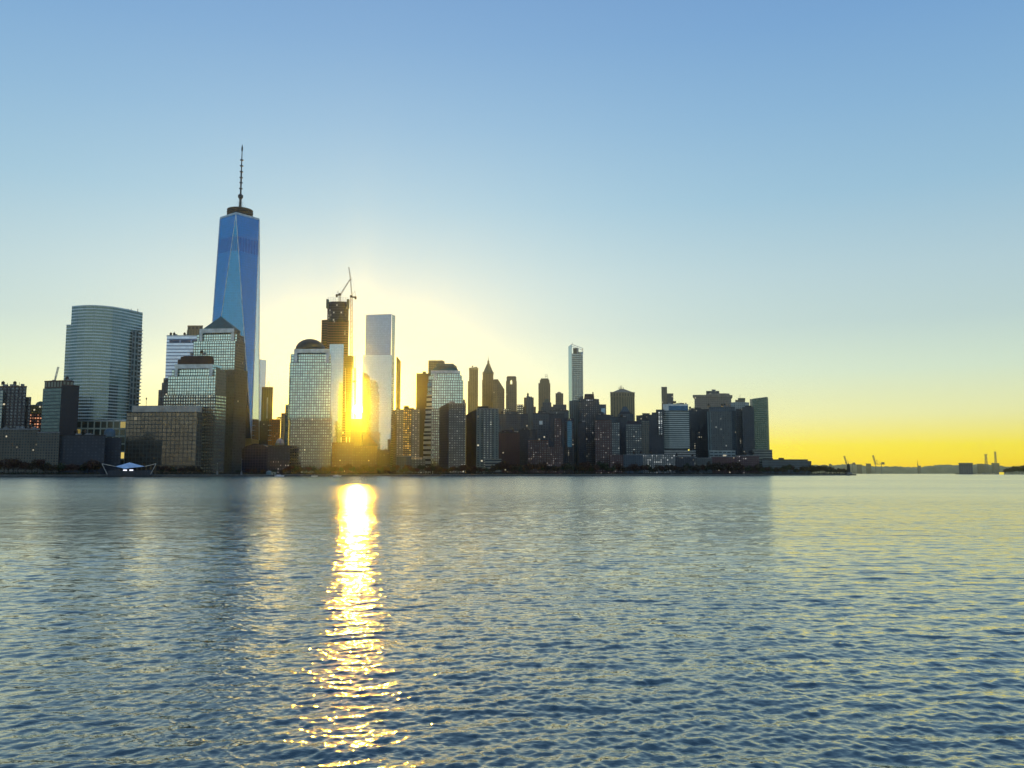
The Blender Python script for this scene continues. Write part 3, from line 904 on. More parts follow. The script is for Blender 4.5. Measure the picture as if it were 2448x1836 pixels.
# ------------------------------------------------------------------ mirrored tower right of the sun
b = Bld('mirrored_glass_tower', 'tall plain mirrored glass tower right of the sun', 'skyscraper', 1500)
b.tier('facade', [(868, 1496), (937, 1496)], 848.5, m_mirror, cell=(3, 4), dep=30)
b.tier('upper_shaft', [(874.5, 1500), (936, 1497.5)], 753, facade('mirror_glass_upper', (0.22, 0.27, 0.33), (0.36, 0.42, 0.50), 0.96, 0.94, 0.96, 0.04, var=.08, wmetal=.9, wrough=.1, tilt=.004), ybot=849, cell=(3, 4), dep=26, tops=[753.5, 751.3])
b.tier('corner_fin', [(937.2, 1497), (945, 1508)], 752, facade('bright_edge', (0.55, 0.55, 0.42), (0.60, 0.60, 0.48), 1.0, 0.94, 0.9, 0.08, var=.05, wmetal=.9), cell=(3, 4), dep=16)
b.mb('cap_rail').bar(P(874.5, 753.2, 1499.6), P(937, 751, 1497.2), 0.5, steel_l)
b.done()
b = Bld('brown_stepped_block', 'brown block whose flat top touches the bottom of the sun', 'building', 1900)
b.tier('facade', [(838, 1900), (866, 1900)], 1001, facade('haze_brown', (0.14, 0.09, 0.04), (0.08, 0.05, 0.03), .5, .5, .2, .4), cell=(4, 4), dep=30)
b.tier('lower_tier', [(862, 1896), (876, 1896)], 1032, facade('haze_brown'
    , (0, 0, 0), (0, 0, 0)), cell=(4, 4), dep=30)
b.done()
b = Bld('slanted_top_sliver', 'thin golden brown tower with a slanted top right of the mirrored tower', 'tower', 1800)
b.tier('facade', [(947.5, 1800), (950, 1799), (958.5, 1800)], 853, facade('bronze_glass', (0.16, 0.10, 0.03), (0.20, 0.13, 0.04), .6, .6, .5, .3), cell=(4, 4), dep=30, tops=[853, 853, 864])
b.done()

b = Bld('gold_window_apartments', 'apartment tower with a blaze of golden windows right of the mirrored tower', 'apartment tower', 1400, 'three waterfront apartment towers')
b.tier('side_wall', [(941, 1420), (948.5, 1400)], 979, m_brickd, cell=(5, 4), dep=12, tops=[981, 978])
b.tier('facade', [(948.4, 1400), (1004, 1402)], 978, m_gate, cell=(4.2, 3.6), dep=30)
b.tier('window_bay', [(964, 1397), (984, 1397)], 979, m_gold, cell=(3.6, 3.6), dep=4)
b.tier('penthouse', [(965, 1406), (978, 1406)], 970, steel_d, ybot=979, dep=10)
b.tier('penthouse', [(978, 1408), (990, 1408)], 975, steel_d, ybot=979, dep=10)
b.done()
b = Bld('low_terrace_block', 'low block with a lit roof terrace below the gold window apartments', 'building', 1370)
b.tier('facade', [(948, 1356), (985, 1356)], 1091, m_bluegrey, cell=(4, 4), dep=24, cap=.8)
b.tier('wing', [(984, 1358), (1017, 1358)], 1096, m_gateg, cell=(4, 4), dep=24)
b.tier('terrace_front', [(983, 1354), (1010, 1354)], 1093, facade('terrace_lights', (0.3, 0.25, 0.18), (0.5, 0.4, 0.25), .7, .6, .2, .4, lit=.3, litc=(1, .75, .4), ls=.9), ybot=1098, cell=(4, 4), dep=2)
b.done()
b = Bld('dark_brown_slab_tower', 'plain dark brown slab tower left of the flat-roofed granite tower', 'office tower', 1600)
b.tier('facade', [(995.5, 1600), (1040, 1602)], 892.5, m_slab, cell=(3, 4), dep=40)
b.tier('penthouse', [(1010.5, 1606), (1018.5, 1606)], 888, m_slab, ybot=893, dep=10)
b.done()
b = Bld('green_backing_tower', 'dull green flat tower top just behind the flat-roofed granite tower', 'tower', 1640)
b.tier('facade', [(1024, 1640), (1058, 1640), (1063, 1642)], 861.5, facade('green_dull', (0.09, 0.12, 0.08), (0.16, 0.2, 0.14), .8, .5, .5, .3), cell=(4, 4), dep=30, tops=[861.5, 861.5, 864])
b.done()

b = Bld('flat_mansard_tower', 'granite grid tower with a cut-off dark green roof in the middle of the skyline', 'office tower', 1480)
b.tier('facade', [(1031, 1480), (1105, 1480), (1111, 1486)], 978, m_wfcl, cell=(3.9, 4.5), dep=44)
b.tier('facade', [(1033, 1482), (1104, 1482), (1108, 1488)], 909, m_wfc, ybot=979, cell=(3.9, 4.5), dep=40)
b.tier('facade', [(1035, 1484), (1101, 1484), (1104.5, 1490)], 897, m_wfc, ybot=910, cell=(3.9, 4.5), dep=36)
b.tier('facade', [(1029.5, 1486), (1096, 1486), (1100, 1490)], 886, m_wfc, ybot=898, cell=(3.9, 4.5), dep=30)
for i, (xl, yt, yb) in enumerate(((1024, 898, 915), (1022, 914, 945), (1020, 944, 975), (1017.5, 974, 1005), (1015, 1004, 1036), (1012.5, 1035, None))):
    b.tier('stepped_wing', [(xl, 1492 - i * 1.2), (1036, 1483.5 - i * .8)], yt, m_hotel if i > 1 else m_wfc, ybot=yb, cell=(4, 8.5), dep=24)
b.tier('roof_frame', [(1030, 1480.2), (1096.5, 1480.2)], 885.5, pale, ybot=892.5, dep=3)
b.tier('roof_frame', [(1038, 1479.8), (1043, 1479.8)], 892, pale, ybot=906, dep=3)
b.tier('right_steps', [(1104, 1492), (1111.5, 1494)], 955, m_tanw, cell=(4, 4), dep=20)
b.solid('copper_roof', [(1033, 1490), (1095, 1490)], 886, [(1040, 1492), (1092, 1492)], 876, copper, dep=30, dhi=28)
b.solid('copper_roof', [(1040, 1492), (1092, 1492)], 876.2, [(1045, 1496), (1083, 1496)], 866.5, copper, dep=28, dhi=24)
b.done()

b = Bld('grey_apartment_tower', 'grey apartment tower with a dark left side, in front of the flat-roofed granite tower', 'apartment tower', 1400, 'three waterfront apartment towers')
b.tier('side_wall', [(1050, 1428), (1073, 1402)], 968, m_navy, cell=(4, 4), dep=12, tops=[975, 962])
b.tier('facade', [(1073, 1402), (1114, 1404)], 965, m_gateg, cell=(4.1, 3.9), dep=34, cap=.8)
b.tier('penthouse', [(1074, 1408), (1088, 1408)], 960, conc, ybot=966, dep=12)
b.tier('base', [(1074, 1394), (1110, 1394)], 1116, facade('base_lights', (0.12, 0.12, 0.12), (.3, .3, .25), .6, .4, .2, .4, lit=.4, litc=(1, .9, .7), ls=.7), cell=(4, 5), dep=6)
b.clutter(1090, 1112, 964, 2, D=1415)
b.done()
b = Bld('rust_brown_block', 'dark rust brown block between the two grey apartment towers', 'building', 1480)
b.tier('facade', [(1114, 1480), (1127, 1470), (1141, 1470)], 984, facade('rust', (0.05, 0.03, 0.02), (0.04, 0.03, 0.025), .5, .5, .2, .4), cell=(4, 4), dep=34, tops=[992, 984, 977])
b.done()
b = Bld('pale_apartment_tower', 'pale greenish apartment tower with vertical window strips, right of the rust brown block', 'apartment tower', 1430, 'three waterfront apartment towers')
b.tier('facade', [(1139, 1430), (1192, 1434)], 977, facade('pale_strips', (0.17, 0.20, 0.175), (0.06, 0.075, 0.07), .45, .6, .4, .3, lit=.03), cell=(6, 3.7), dep=32, cap=.8)
b.tier('window_bay', [(1155, 1427.5), (1177, 1428.5)], 980, facade('bay_strips', (0.10, 0.11, 0.10), (0.36, 0.38, 0.33), .5, .45, .4, .3, lit=.2, litc=(.9, .9, .7), ls=.4), cell=(4.4, 3.7), dep=4)
b.tier('penthouse', [(1141, 1440), (1168, 1440)], 971, steel_d, ybot=978, dep=14)
b.tier('base', [(1160, 1420), (1199, 1420)], 1097, m_podium, cell=(4, 5), dep=12)
b.done()

# ------------------------------------------------------------------ hazy financial-district towers
FG = 'far hazy downtown towers'
b = Bld('square_top_tower', 'hazy pale gold square-topped tower left of the pointed spire tower', 'skyscraper', 2300, FG)
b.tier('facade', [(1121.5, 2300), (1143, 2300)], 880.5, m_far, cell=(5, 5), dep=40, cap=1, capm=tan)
b.tier('facade', [(1118.5, 2306), (1123, 2306)], 911, m_far, cell=(5, 5), dep=30)
b.tier('crown_arches', [(1121, 2298), (1143.4, 2298)], 879, facade('arches', (0.3, 0.22, 0.1), (0.45, 0.4, 0.25), .5, .7, .3, .4, lit=.2, litc=(1, .95, .6), ls=.8), ybot=884, cell=(4.5, 5.5), dep=3)
b.clutter(1124, 1140, 879, 2, D=2310)
b.done()

b = Bld('spire_crowned_tower', 'hazy gold tower with a pyramid roof drawn up to a thin spire', 'skyscraper', 2350, FG)
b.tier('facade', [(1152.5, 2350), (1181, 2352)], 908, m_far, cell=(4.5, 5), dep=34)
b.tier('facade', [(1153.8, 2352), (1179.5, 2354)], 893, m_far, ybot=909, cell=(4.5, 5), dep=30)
zz = [Zat(q, 2365) for q in (893, 880, 870, 862, 850)]
px_ = P(1167.3, 880, 2365)[0]
b.mb('pyramid_roof').lathe((px_, 2367, 0), [(16.5, zz[0]), (9.5, zz[1]), (4.4, zz[2])], m_goldroof, 8, rz=math.pi / 8)
b.mb('spire').lathe((px_, 2367, 0), [(3.2, zz[2] - .1), (2.4, zz[3]), (0.9, zz[3] + 1), (0.15, zz[4])], m_goldroof, 8)
for x_ in (1155, 1179):
    b.tier('corner_turret#%d' % int(x_), [(x_ - 1.4, 2349), (x_ + 1.4, 2349)], 889.5, tan, ybot=895, dep=4)
b.done()
b = Bld('sloping_roof_tower', 'hazy brown tower with a long sloping right shoulder beside the spire tower', 'skyscraper', 2250, FG)
b.tier('facade', [(1179, 2250), (1191, 2250), (1206, 2252)], 908, m_farg, cell=(4.5, 4.5), dep=34, tops=[907.5, 907.5, 931], side=None)
b.tier('parapet', [(1181, 2249), (1191, 2249)], 906.5, tan, ybot=909, dep=20)
b.done()
b = Bld('arch_window_tower', 'hazy tower with one glowing arched window near its chamfered top', 'skyscraper', 2250, FG)
b.tier('facade', [(1209.5, 2250), (1235.5, 2252)], 911, m_farg, cell=(4.5, 4.6), dep=34)
b.tier('facade', [(1211, 2252), (1234.5, 2254)], 900.5, m_farg, ybot=912, cell=(4.5, 4.6), dep=30)
b.tier('cornice', [(1213, 2251), (1232.5, 2253)], 899, tan, ybot=901, dep=26)
pa = P(1222.3, 913, 2248)
b.mb('arched_window').box((pa[0], 2248, pa[2] - 2), (5, 1.5, 8), simple('lit_arch', (.8, .7, .4), emis=(1, .9, .5), es=1.1))
b.mb('arched_window').box((pa[0], 2248, pa[2] + 3.2), (3, 1.5, 3), simple('lit_arch', (.8, .7, .4)))
b.done()
b = Bld('window_grid_office', 'low office with a grid of windows painted bright as sky, between the sloping roof and arch window towers', 'building', 2100)
b.tier('facade', [(1203, 2100), (1222, 2100)], 977, m_thru, cell=(4.6, 5.0), dep=8)
b.done()
b = Bld('window_grid_office', 'low office with a grid of windows painted bright as sky just left of the stepped crown tower', 'building', 2110)
b.tier('facade', [(1236, 2110), (1251, 2110)], 967, m_thru, cell=(4.6, 5.0), dep=8)
b.done()
b = Bld('stepped_crown_tower', 'small stepped tower with a rounded knob on top and pale blue vertical ribs', 'tower', 2000)
b.tier('facade', [(1251, 2010), (1281, 2010)], 972, m_farg, cell=(4, 4.6), dep=24)
b.tier('shoulders', [(1252.5, 2008), (1276, 2008)], 951, m_farg, ybot=973, cell=(4, 4.6), dep=22, cap=.8, capm=tan)
b.tier('ribbed_front', [(1257.5, 2000), (1275, 2000)], 957, m_teal, cell=(3.6, 4.6), dep=7)
b.tier('ribbed_front', [(1259.5, 2001), (1272, 2001)], 948, m_teal, cell=(3.6, 4.6), dep=6)
b.mb('roof_knob').lathe((P(1262, 945, 2012)[0], 2016, Zat(950, 2012)), [(3.2, 0), (3.2, 3), (2.2, 4), (2.4, 8), (1.2, 10.5), (0.2, 12)], m_goldroof, 10)
b.done()
b = Bld('flag_mast_tower', 'hazy gold tower with a chamfered top and a small rooftop frame', 'skyscraper', 2250, FG)
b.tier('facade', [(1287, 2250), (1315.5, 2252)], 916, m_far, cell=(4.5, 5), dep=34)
b.tier('facade', [(1290.5, 2252), (1313.5, 2254)], 908, m_far, ybot=917, cell=(4.5, 5), dep=30)
b.tier('facade', [(1293, 2254), (1311.5, 2256)], 904.5, m_far, ybot=909, cell=(4.5, 5), dep=26)
for x_ in (1303.5, 1308):
    b.mb('rooftop_frame').bar(P(x_, 905, 2262), P(x_, 895.5, 2262), 0.5, tan)
for y_ in (896, 900):
    b.mb('rooftop_frame').bar(P(1303.5, y_, 2262), P(1309.5, y_, 2262), 0.5, tan)
b.done()
b = Bld('pointed_dark_tower', 'dark tower with a pointed stepped top in front of the hazy flag mast tower', 'tower', 1950)
b.tier('facade', [(1294, 1950), (1322, 1950)], 972, m_bluegrey, cell=(4, 4), dep=30)
b.tier('facade', [(1297, 1953), (1318, 1953)], 962, m_bluegrey, ybot=973, cell=(4, 4), dep=26)
b.solid('pointed_roof', [(1299, 1956), (1315, 1956)], 962.2, [(1304, 1964), (1310, 1964)], 952.5, m_goldroof, dep=20, dhi=8)
b.done()
b = Bld('capped_brown_tower', 'hazy brown tower with a small round cap left of the tall thin tower', 'tower', 2200, FG)
b.tier('facade', [(1328, 2200), (1346.5, 2202)], 941, m_farg, cell=(4.5, 4.6), dep=26, cap=.8, capm=tan)
b.mb('round_cap').lathe((P(1337, 940, 2210)[0], 2214, Zat(941.5, 2210)), [(6, 0), (6, 2.5), (4, 4.5), (1, 5.5)], tan, 12)
b.tier('lower_tier', [(1322, 2190), (1354, 2190)], 967, m_bluegrey, cell=(4, 4), dep=20)
b.done()

# tall thin tower with an open crown
b = Bld('open_crown_tower', 'tall thin tower with a slanted open frame crown, tallest right of centre', 'skyscraper', 1750)
b.tier('facade', [(1366.6, 1748), (1393.5, 1750)], 845, m_tall, cell=(3.2, 4.2), dep=24)
b.tier('glass_corner', [(1358.6, 1760), (1366.4, 1748.2)], 828, m_mirror, cell=(3, 4.2), dep=14, tops=[828, 823])
b.tier('inner_core', [(1370, 1756), (1383, 1757)], 832, m_farg, ybot=846, cell=(3, 4), dep=10)
b.tier('inner_core', [(1383, 1756), (1392.5, 1757)], 841, m_tall, ybot=846, cell=(3, 4), dep=10)
zf = Zat(845, 1749)
A0, A1, A2 = P(1366.6, 823, 1748.5), P(1393.5, 833, 1750), P(1380, 828, 1749)
mc = b.mb('crown_frame')
mc.bar(A0, A1, 0.7, steel_l)
for q in (A0, A1, A2):
    mc.bar((q[0], q[1], zf - 1), q, 0.6, steel_l)
mc.bar((A0[0], A0[1] + 22, A0[2]), (A1[0], A1[1] + 22, A1[2]), 0.7, steel_l)
mc.bar(A0, (A0[0], A0[1] + 22, A0[2]), 0.6, steel_l); mc.bar(A1, (A1[0], A1[1] + 22, A1[2]), 0.6, steel_l)
for q in (A0, A1):
    mc.bar((q[0], q[1] + 22, zf - 1), (q[0], q[1] + 22, q[2]), 0.6, steel_l)
mc.box(P(1391.5, 845.5, 1747.5), (3.2, 1, 8), pale)
b.mb('antenna').bar(P(1368, 823, 1750), P(1369.5, 818, 1750), 0.3, steel_d)
b.tier('lower_front', [(1361, 1738), (1384, 1738)], 958, m_teal, cell=(3.6, 4.5), dep=9)
b.done()

b = Bld('red_mansard_tower', 'dark tower with a red brown mansard top just right of the tall thin tower', 'tower', 1700)
b.tier('facade', [(1384, 1708), (1390, 1700), (1433, 1702)], 962, m_mans, cell=(4.2, 4.2), dep=36)
b.tier('facade', [(1389, 1704), (1424, 1704), (1432, 1710)], 953.5, m_mans, ybot=963, cell=(4.2, 4.2), dep=30)
b.solid('mansard_roof', [(1396, 1708), (1421, 1708)], 954, [(1398, 1711), (1419.5, 1711)], 940.5, m_reddark, dep=24, dhi=20)
b.mb('chimney').box(P(1417.5, 941, 1712), (2, 3, 6), brick)
b.tier('roof_loggia', [(1401, 1698.5), (1418, 1698.5)], 954.5, facade('loggia', (0.1, 0.08, 0.08), (.5, .5, .5), .6, .5, .2, .4, lit=.6, litc=(.9, .9, .85), ls=.8), ybot=958, cell=(4, 3.4), dep=2)
b.done()
b = Bld('blue_window_annex', 'small block with one pale blue window right of the red mansard tower', 'building', 1760)
b.tier('facade', [(1430, 1760), (1449, 1762)], 967.5, m_bluegrey, cell=(4, 4), dep=24, cap=.8)
b.tier('blue_window', [(1437, 1757.5), (1447, 1757.5)], 976, simple('pale_blue_glass', (0.25, 0.4, 0.5), .2, .6), ybot=992, dep=2)
b.done()

b = Bld('wide_cornice_tower', 'wide hazy tan tower with a low hipped roof and rooftop finial', 'tower', 2050, FG)
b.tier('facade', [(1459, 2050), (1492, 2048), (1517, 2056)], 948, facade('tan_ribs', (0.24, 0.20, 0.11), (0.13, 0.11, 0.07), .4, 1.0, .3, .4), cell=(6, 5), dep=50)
b.tier('arcade_band', [(1458.6, 2047.6), (1492.4, 2045.6), (1517.4, 2054)], 938, facade('arcade_top', (0.26, 0.21, 0.12), (0.10, 0.08, 0.05), .5, .6, .3, .4), ybot=948.5, cell=(7, 11), dep=48, cap=1.0, capm=tan)
b.solid('hipped_roof', [(1463, 2060), (1514, 2062)], 938, [(1482, 2075), (1492, 2075)], 927.5, tan, dep=36, dhi=8)
for i, x_ in enumerate((1480, 1483.5, 1486.5, 1490)):
    b.mb('finial#%d' % i).bar(P(x_, 930, 2074), P(x_, (924, 921.5, 921, 925)[i], 2074), 1.0, tan, 6, .4)
b.done()
b = Bld('arched_low_tower', 'dark grey tower with a low arched top in front of the wide cornice tower', 'tower', 1850)
b.tier('facade', [(1477, 1850), (1514, 1852)], 990, m_bluegrey, cell=(4, 4), dep=30)
b.solid('arched_roof', [(1478, 1852), (1512, 1852)], 990.3, [(1483, 1856), (1505, 1856)], 984, steel_d, dep=26, dhi=18)
b.solid('arched_roof', [(1483, 1856), (1505, 1856)], 984.2, [(1490, 1860), (1498, 1860)], 971, m_bluegrey, dep=18, dhi=8)
b.done()

# ------------------------------------------------------------------ mid-height fill between the towers
fill = [
 ('grey_masonry_block', 'grey blue masonry block right of the pale apartment tower', 1185, 1262, 990, 1780, m_bluegrey, (4, 4.4)),
 ('dark_red_block', 'dark red block low between the pale apartment tower and red brick block', 1190, 1242, 1034, 1620, facade('dark_red', (0.06, 0.025, 0.035), (0.04, 0.03, 0.04), .5, .5, .2, .4, lit=.01), (4, 4)),
 ('slate_roof_block', 'dark slate block behind the red brick block with bright windows', 1240, 1284, 1028, 1640, m_navy, (4, 4)),
 ('blue_office_block', 'dark blue office block with small pale panels below the stepped crown tower', 1274, 1316, 988, 1720, m_bluegrey, (5, 5)),
 ('steel_grey_block', 'steel grey block behind the dark tower with three window columns', 1314, 1360, 982, 1720, m_bluegrey, (4, 4)),
 ('navy_gap_block', 'narrow navy block under the tall thin tower', 1382, 1400, 1010, 1660, m_navy, (4, 4)),
 ('green_roofed_block', 'dark block with a faint green roof right of the red mansard tower', 1424, 1458, 992, 1690, m_navy, (4, 4)),
 ('glass_banded_block', 'blue banded glass block below the wide cornice tower', 1446, 1484, 997, 1720, facade('blue_bands', (0.10, 0.15, 0.18), (0.05, 0.07, 0.09), 1., .5, .4, .3), (4, 4)),
 ('navy_infill_block', 'navy block between the bright red brick tower and the tan window tower', 1478, 1498, 998, 1700, m_navy, (4, 4)),
 ('brown_ledge_block', 'brown ledge-topped block behind the tan window tower', 1521, 1562, 994, 1760, m_brickd, (4, 4)),
 ('violet_dark_block', 'dark violet block right of the white banded hotel', 1646, 1694, 979, 1790, m_dots, (4.6, 4.6)),
]
for nm, lab, x0, x1, yt, D, mt, cl in fill:
    b = Bld(nm, lab, 'building', D)
    b.tier('facade', [(x0, D), (x1, D + 2)], yt, mt, cell=cl, dep=26, cap=.8, capm=steel_d)
    b.clutter(x0, x1, yt, 3, D=D)
    if x1 - x0 > 24:
        xa = x0 + RND.uniform(.1, .4) * (x1 - x0); xb = xa + RND.uniform(.3, .5) * (x1 - x0)
        b.tier('setback_storey', [(xa, D + 7), (min(xb, x1 - 1), D + 8)], yt - RND.uniform(3, 6), mt, ybot=yt + .3, cell=cl, dep=14, cap=.6, capm=steel_d)
    if nm == 'dark_red_block':
        b.solid('gabled_roof', [(x0 + 6, D + 4), (x1 - 8, D + 4)], yt - .5, [(x0 + 18, D + 12), (x1 - 20, D + 12)], yt - 7, m_reddark, dep=20, dhi=6)
    if nm == 'blue_office_block':
        b.tier('pale_panel', [(1289, D - 2), (1297, D - 2)], 1006, pale, ybot=1015, dep=1.8)
    b.done()

b = Bld('red_brick_block', 'low red brick block with scattered bright windows below the pointed dark tower', 'building', 1560)
b.tier('facade', [(1262, 1560), (1311, 1562)], 1053, m_brickr, cell=(4.2, 3.9), dep=24, cap=.8, capm=brick)
b.tier('wing', [(1310, 1558), (1346, 1559)], 1068, m_brickr, cell=(4.2, 3.9), dep=20)
b.done()
b = Bld('window_column_tower', 'dark tower with three columns of bright windows left of the tall thin tower', 'tower', 1600)
b.tier('facade', [(1312, 1604), (1348, 1602)], 990, m_navy, cell=(4, 4), dep=26, cap=.8, capm=steel_d)
b.tier('window_bay', [(1325, 1600), (1342, 1600)], 1000, m_brickr, cell=(4.6, 3.9), dep=4)
b.tier('roof_pipe', [(1330, 1606), (1331.5, 1606)], 985, pale, ybot=996, dep=1)
b.done()
b = Bld('blue_glass_strip_tower', 'narrow tower with a bright blue glass strip under the tall thin tower', 'tower', 1640)
b.tier('facade', [(1345, 1642), (1372, 1642)], 1000, m_dots, cell=(4, 4), dep=24)
b.tier('glass_strip', [(1356, 1639), (1367, 1639)], 1007, facade('blue_strip', (0.06, 0.16, 0.24), (0.10, 0.26, 0.38), .8, .7, .7, .2), ybot=1069, cell=(3, 3.5), dep=3)
b.done()
b = Bld('bright_red_brick_tower', 'red brick tower covered in bright windows right of the red mansard tower', 'tower', 1580)
b.tier('facade', [(1422, 1582), (1462, 1580)], 1005, m_brickr, cell=(4.2, 4.1), dep=26, cap=.8, capm=brick)
b.tier('grey_side', [(1462, 1580.5), (1481, 1584)], 1010, m_gateg, cell=(4.2, 4.1), dep=24)
b.tier('lower_wing', [(1458, 1560), (1494, 1562)], 1087, m_brickr, cell=(4, 4), dep=14)
b.done()
b = Bld('tan_window_tower', 'tan tower with many small windows and a dark roof, left of the navy tower', 'tower', 1640)
b.tier('facade', [(1496, 1640), (1534, 1642)], 1014, m_gateg, cell=(4.2, 4.2), dep=26)
b.tier('right_wing', [(1533.8, 1641), (1551, 1643)], 1007, m_tanw, cell=(4.2, 4.2), dep=26, cap=.6)
b.solid('dark_roof', [(1496, 1641), (1534, 1643)], 1014.2, [(1500, 1646), (1531, 1648)], 1006, m_reddark, dep=22, dhi=16)
b.done()
b = Bld('navy_stepped_tower', 'navy stepped tower with one column of bright windows left of the white banded hotel', 'tower', 1700)
b.tier('facade', [(1551, 1702), (1586, 1704)], 991, m_navy, cell=(4, 4), dep=28)
b.tier('facade', [(1558, 1705), (1588, 1706)], 986, m_navy, ybot=992, cell=(4, 4), dep=26)
b.tier('facade', [(1568, 1708), (1588, 1708)], 979, m_navy, ybot=987, cell=(4, 4), dep=24)
b.tier('window_column', [(1573, 1699.5), (1583.5, 1699.5)], 984, facade('col_lights', (0.04, 0.05, 0.06), (.4, .42, .4), .55, .6, .3, .3, lit=.5, litc=(.9, .95, .9), ls=.7), ybot=1040, cell=(4.3, 4.2), dep=3)
b.done()
b = Bld('two_step_brown_tower', 'brown two-step tower rising behind the white banded hotel', 'tower', 1900)
b.tier('facade', [(1581, 1900), (1594.5, 1900)], 925.5, m_farg, cell=(4.5, 4.5), dep=24, cap=.6, capm=tan)
b.tier('right_shaft', [(1594.4, 1903), (1609.5, 1903)], 941, m_brickd, cell=(4.5, 4.5), dep=24, cap=.6, capm=tan)
b.done()

b = Bld('white_banded_hotel', 'hotel with bright white horizontal bands and a blue panel at the top', 'hotel', 1720)
b.tier('facade', [(1585, 1722), (1599, 1718), (1647, 1722)], 981, m_hotel, ybot=1073, cell=(5, 4.1), dep=34)
b.tier('upper_frame', [(1585, 1722), (1599, 1718), (1645, 1722)], 967, pale, ybot=981.2, dep=30, cap=.6, capm=pale)
b.tier('blue_panel', [(1598.5, 1716), (1644.5, 1719.5)], 970, m_bpan, ybot=981, dep=2)
b.tier('lower_storey', [(1588, 1722), (1645, 1724)], 1072, m_navy, cell=(4, 4), dep=24)
b.tier('podium', [(1588, 1700), (1663, 1704)], 1078, facade('hotel_podium', (0.40, 0.38, 0.34), (0.05, 0.06, 0.06), 1, .5, .3, .3, lit=.03), cell=(5, 4.6), dep=16, cap=.5, capm=pale)
b.clutter(1600, 1644, 965.5, 8, D=1735, hmax=3)
b.done()

b = Bld('overhanging_cornice_block', 'wide pale tan block with an overhanging flat cornice behind the grey ribbed tower', 'office tower', 2050)
b.tier('facade', [(1660, 2050), (1731, 2046), (1748, 2056)], 949, facade('tan_grid_pale', (0.26, 0.22, 0.17), (0.18, 0.15, 0.12), .6, .6, .4, .3, lit=.008), cell=(4.5, 4.5), dep=50)
b.tier('cornice', [(1656, 2048), (1732, 2043), (1751, 2054)], 944, tan, ybot=949.5, dep=54, cap=0)
b.tier('cornice', [(1689, 2052), (1734, 2049), (1744, 2056)], 940.5, tan, ybot=944.2, dep=40)
b.tier('penthouse', [(1688, 2062), (1719.5, 2062)], 934.5, m_brickd, ybot=944, dep=20)
b.clutter(1696, 1716, 934, 2, D=2070)
b.done()
b = Bld('pale_round_building', 'pale rounded building with a dark rooftop drum behind the dark right block', 'building', 2000)
b.tier('facade', [(1747, 2010), (1758, 2002), (1782, 2002), (1791, 2010)], 962, facade('pale_round', (0.36, 0.38, 0.34), (0.2, 0.22, 0.2), .5, .5, .4, .3), cell=(5, 5), dep=30)
b.tier('roof_drum', [(1757.5, 2012), (1781, 2012)], 956, m_farg, ybot=962.5, cell=(5, 4), dep=18)
b.tier('roof_drum', [(1764, 2014), (1781.5, 2014)], 951.5, m_goldroof, ybot=957, dep=14)
b.mb('antenna').bar(P(1769, 952, 2020), P(1769, 943.5, 2020), 0.35, steel_d)
b.done()
b = Bld('grey_ribbed_tower', 'grey tower with vertical ribs and dotted windows above a pale podium', 'tower', 1740)
b.tier('facade', [(1691, 1742), (1748.5, 1740)], 984, m_ribs, cell=(5, 4.2), dep=30)
b.tier('side_wall', [(1748.4, 1740.5), (1761.5, 1750)], 981, m_bluegrey, cell=(4, 4.2), dep=24)
b.tier('upper_storeys', [(1695, 1746), (1757, 1748)], 973, m_bluegrey, ybot=985, cell=(4.5, 6), dep=26, cap=.6, capm=steel_d)
b.tier('corner_pier', [(1690.6, 1740.4), (1699, 1740.2)], 984, m_teal, cell=(5, 5), dep=2)
b.tier('podium', [(1696, 1716), (1758, 1720)], 1078, facade('pale_podium', (0.24, 0.30, 0.30), (0.05, 0.07, 0.08), .8, .5, .4, .3, lit=.08), cell=(9, 6), dep=18, cap=.5, capm=pale)
b.clutter(1700, 1755, 972, 4, D=1760)
b.done()
b = Bld('plain_dark_block', 'plain dark block between the grey ribbed tower and the green glass end tower', 'office tower', 1730)
b.tier('facade', [(1758, 1748), (1775, 1748)], 977, m_dots, cell=(4, 4), dep=30)
b.tier('facade', [(1774, 1732), (1802, 1734)], 973, m_navy, cell=(4, 4), dep=34)
b.tier('roof_step', [(1781, 1740), (1797, 1740)], 969.5, steel_d, ybot=973.5, dep=16)
b.done()
b = Bld('pale_edge_slab', 'thin pale slab peeking out left of the green glass end tower', 'tower', 1950)
b.tier('facade', [(1792.5, 1950), (1803, 1950)], 954, facade('pale_slab', (0.5, 0.42, 0.28), (0.4, 0.34, 0.24), .5, .5, .3, .4), cell=(5, 5), dep=20)
b.done()
b = Bld('green_glass_end_tower', 'green glass tower with a slanted top at the right end of the skyline', 'tower', 1740)
b.tier('facade', [(1799.6, 1742), (1835, 1740), (1838, 1746)], 952, m_green, cell=(4, 4.2), dep=26, tops=[953.5, 949, 950.5], yref=1010)
b.tier('podium', [(1799, 1722), (1846, 1724)], 1075.5, m_podium, cell=(5, 5), dep=16, cap=.5, capm=conc)
b.tier('podium', [(1812, 1714), (1846, 1716)], 1096, m_podium, cell=(5, 5), dep=6)
b.mb('edge_rail').bar(P(1799.6, 953.5, 1741.5), P(1834.6, 949, 1739.5), .5, conc)
b.done()

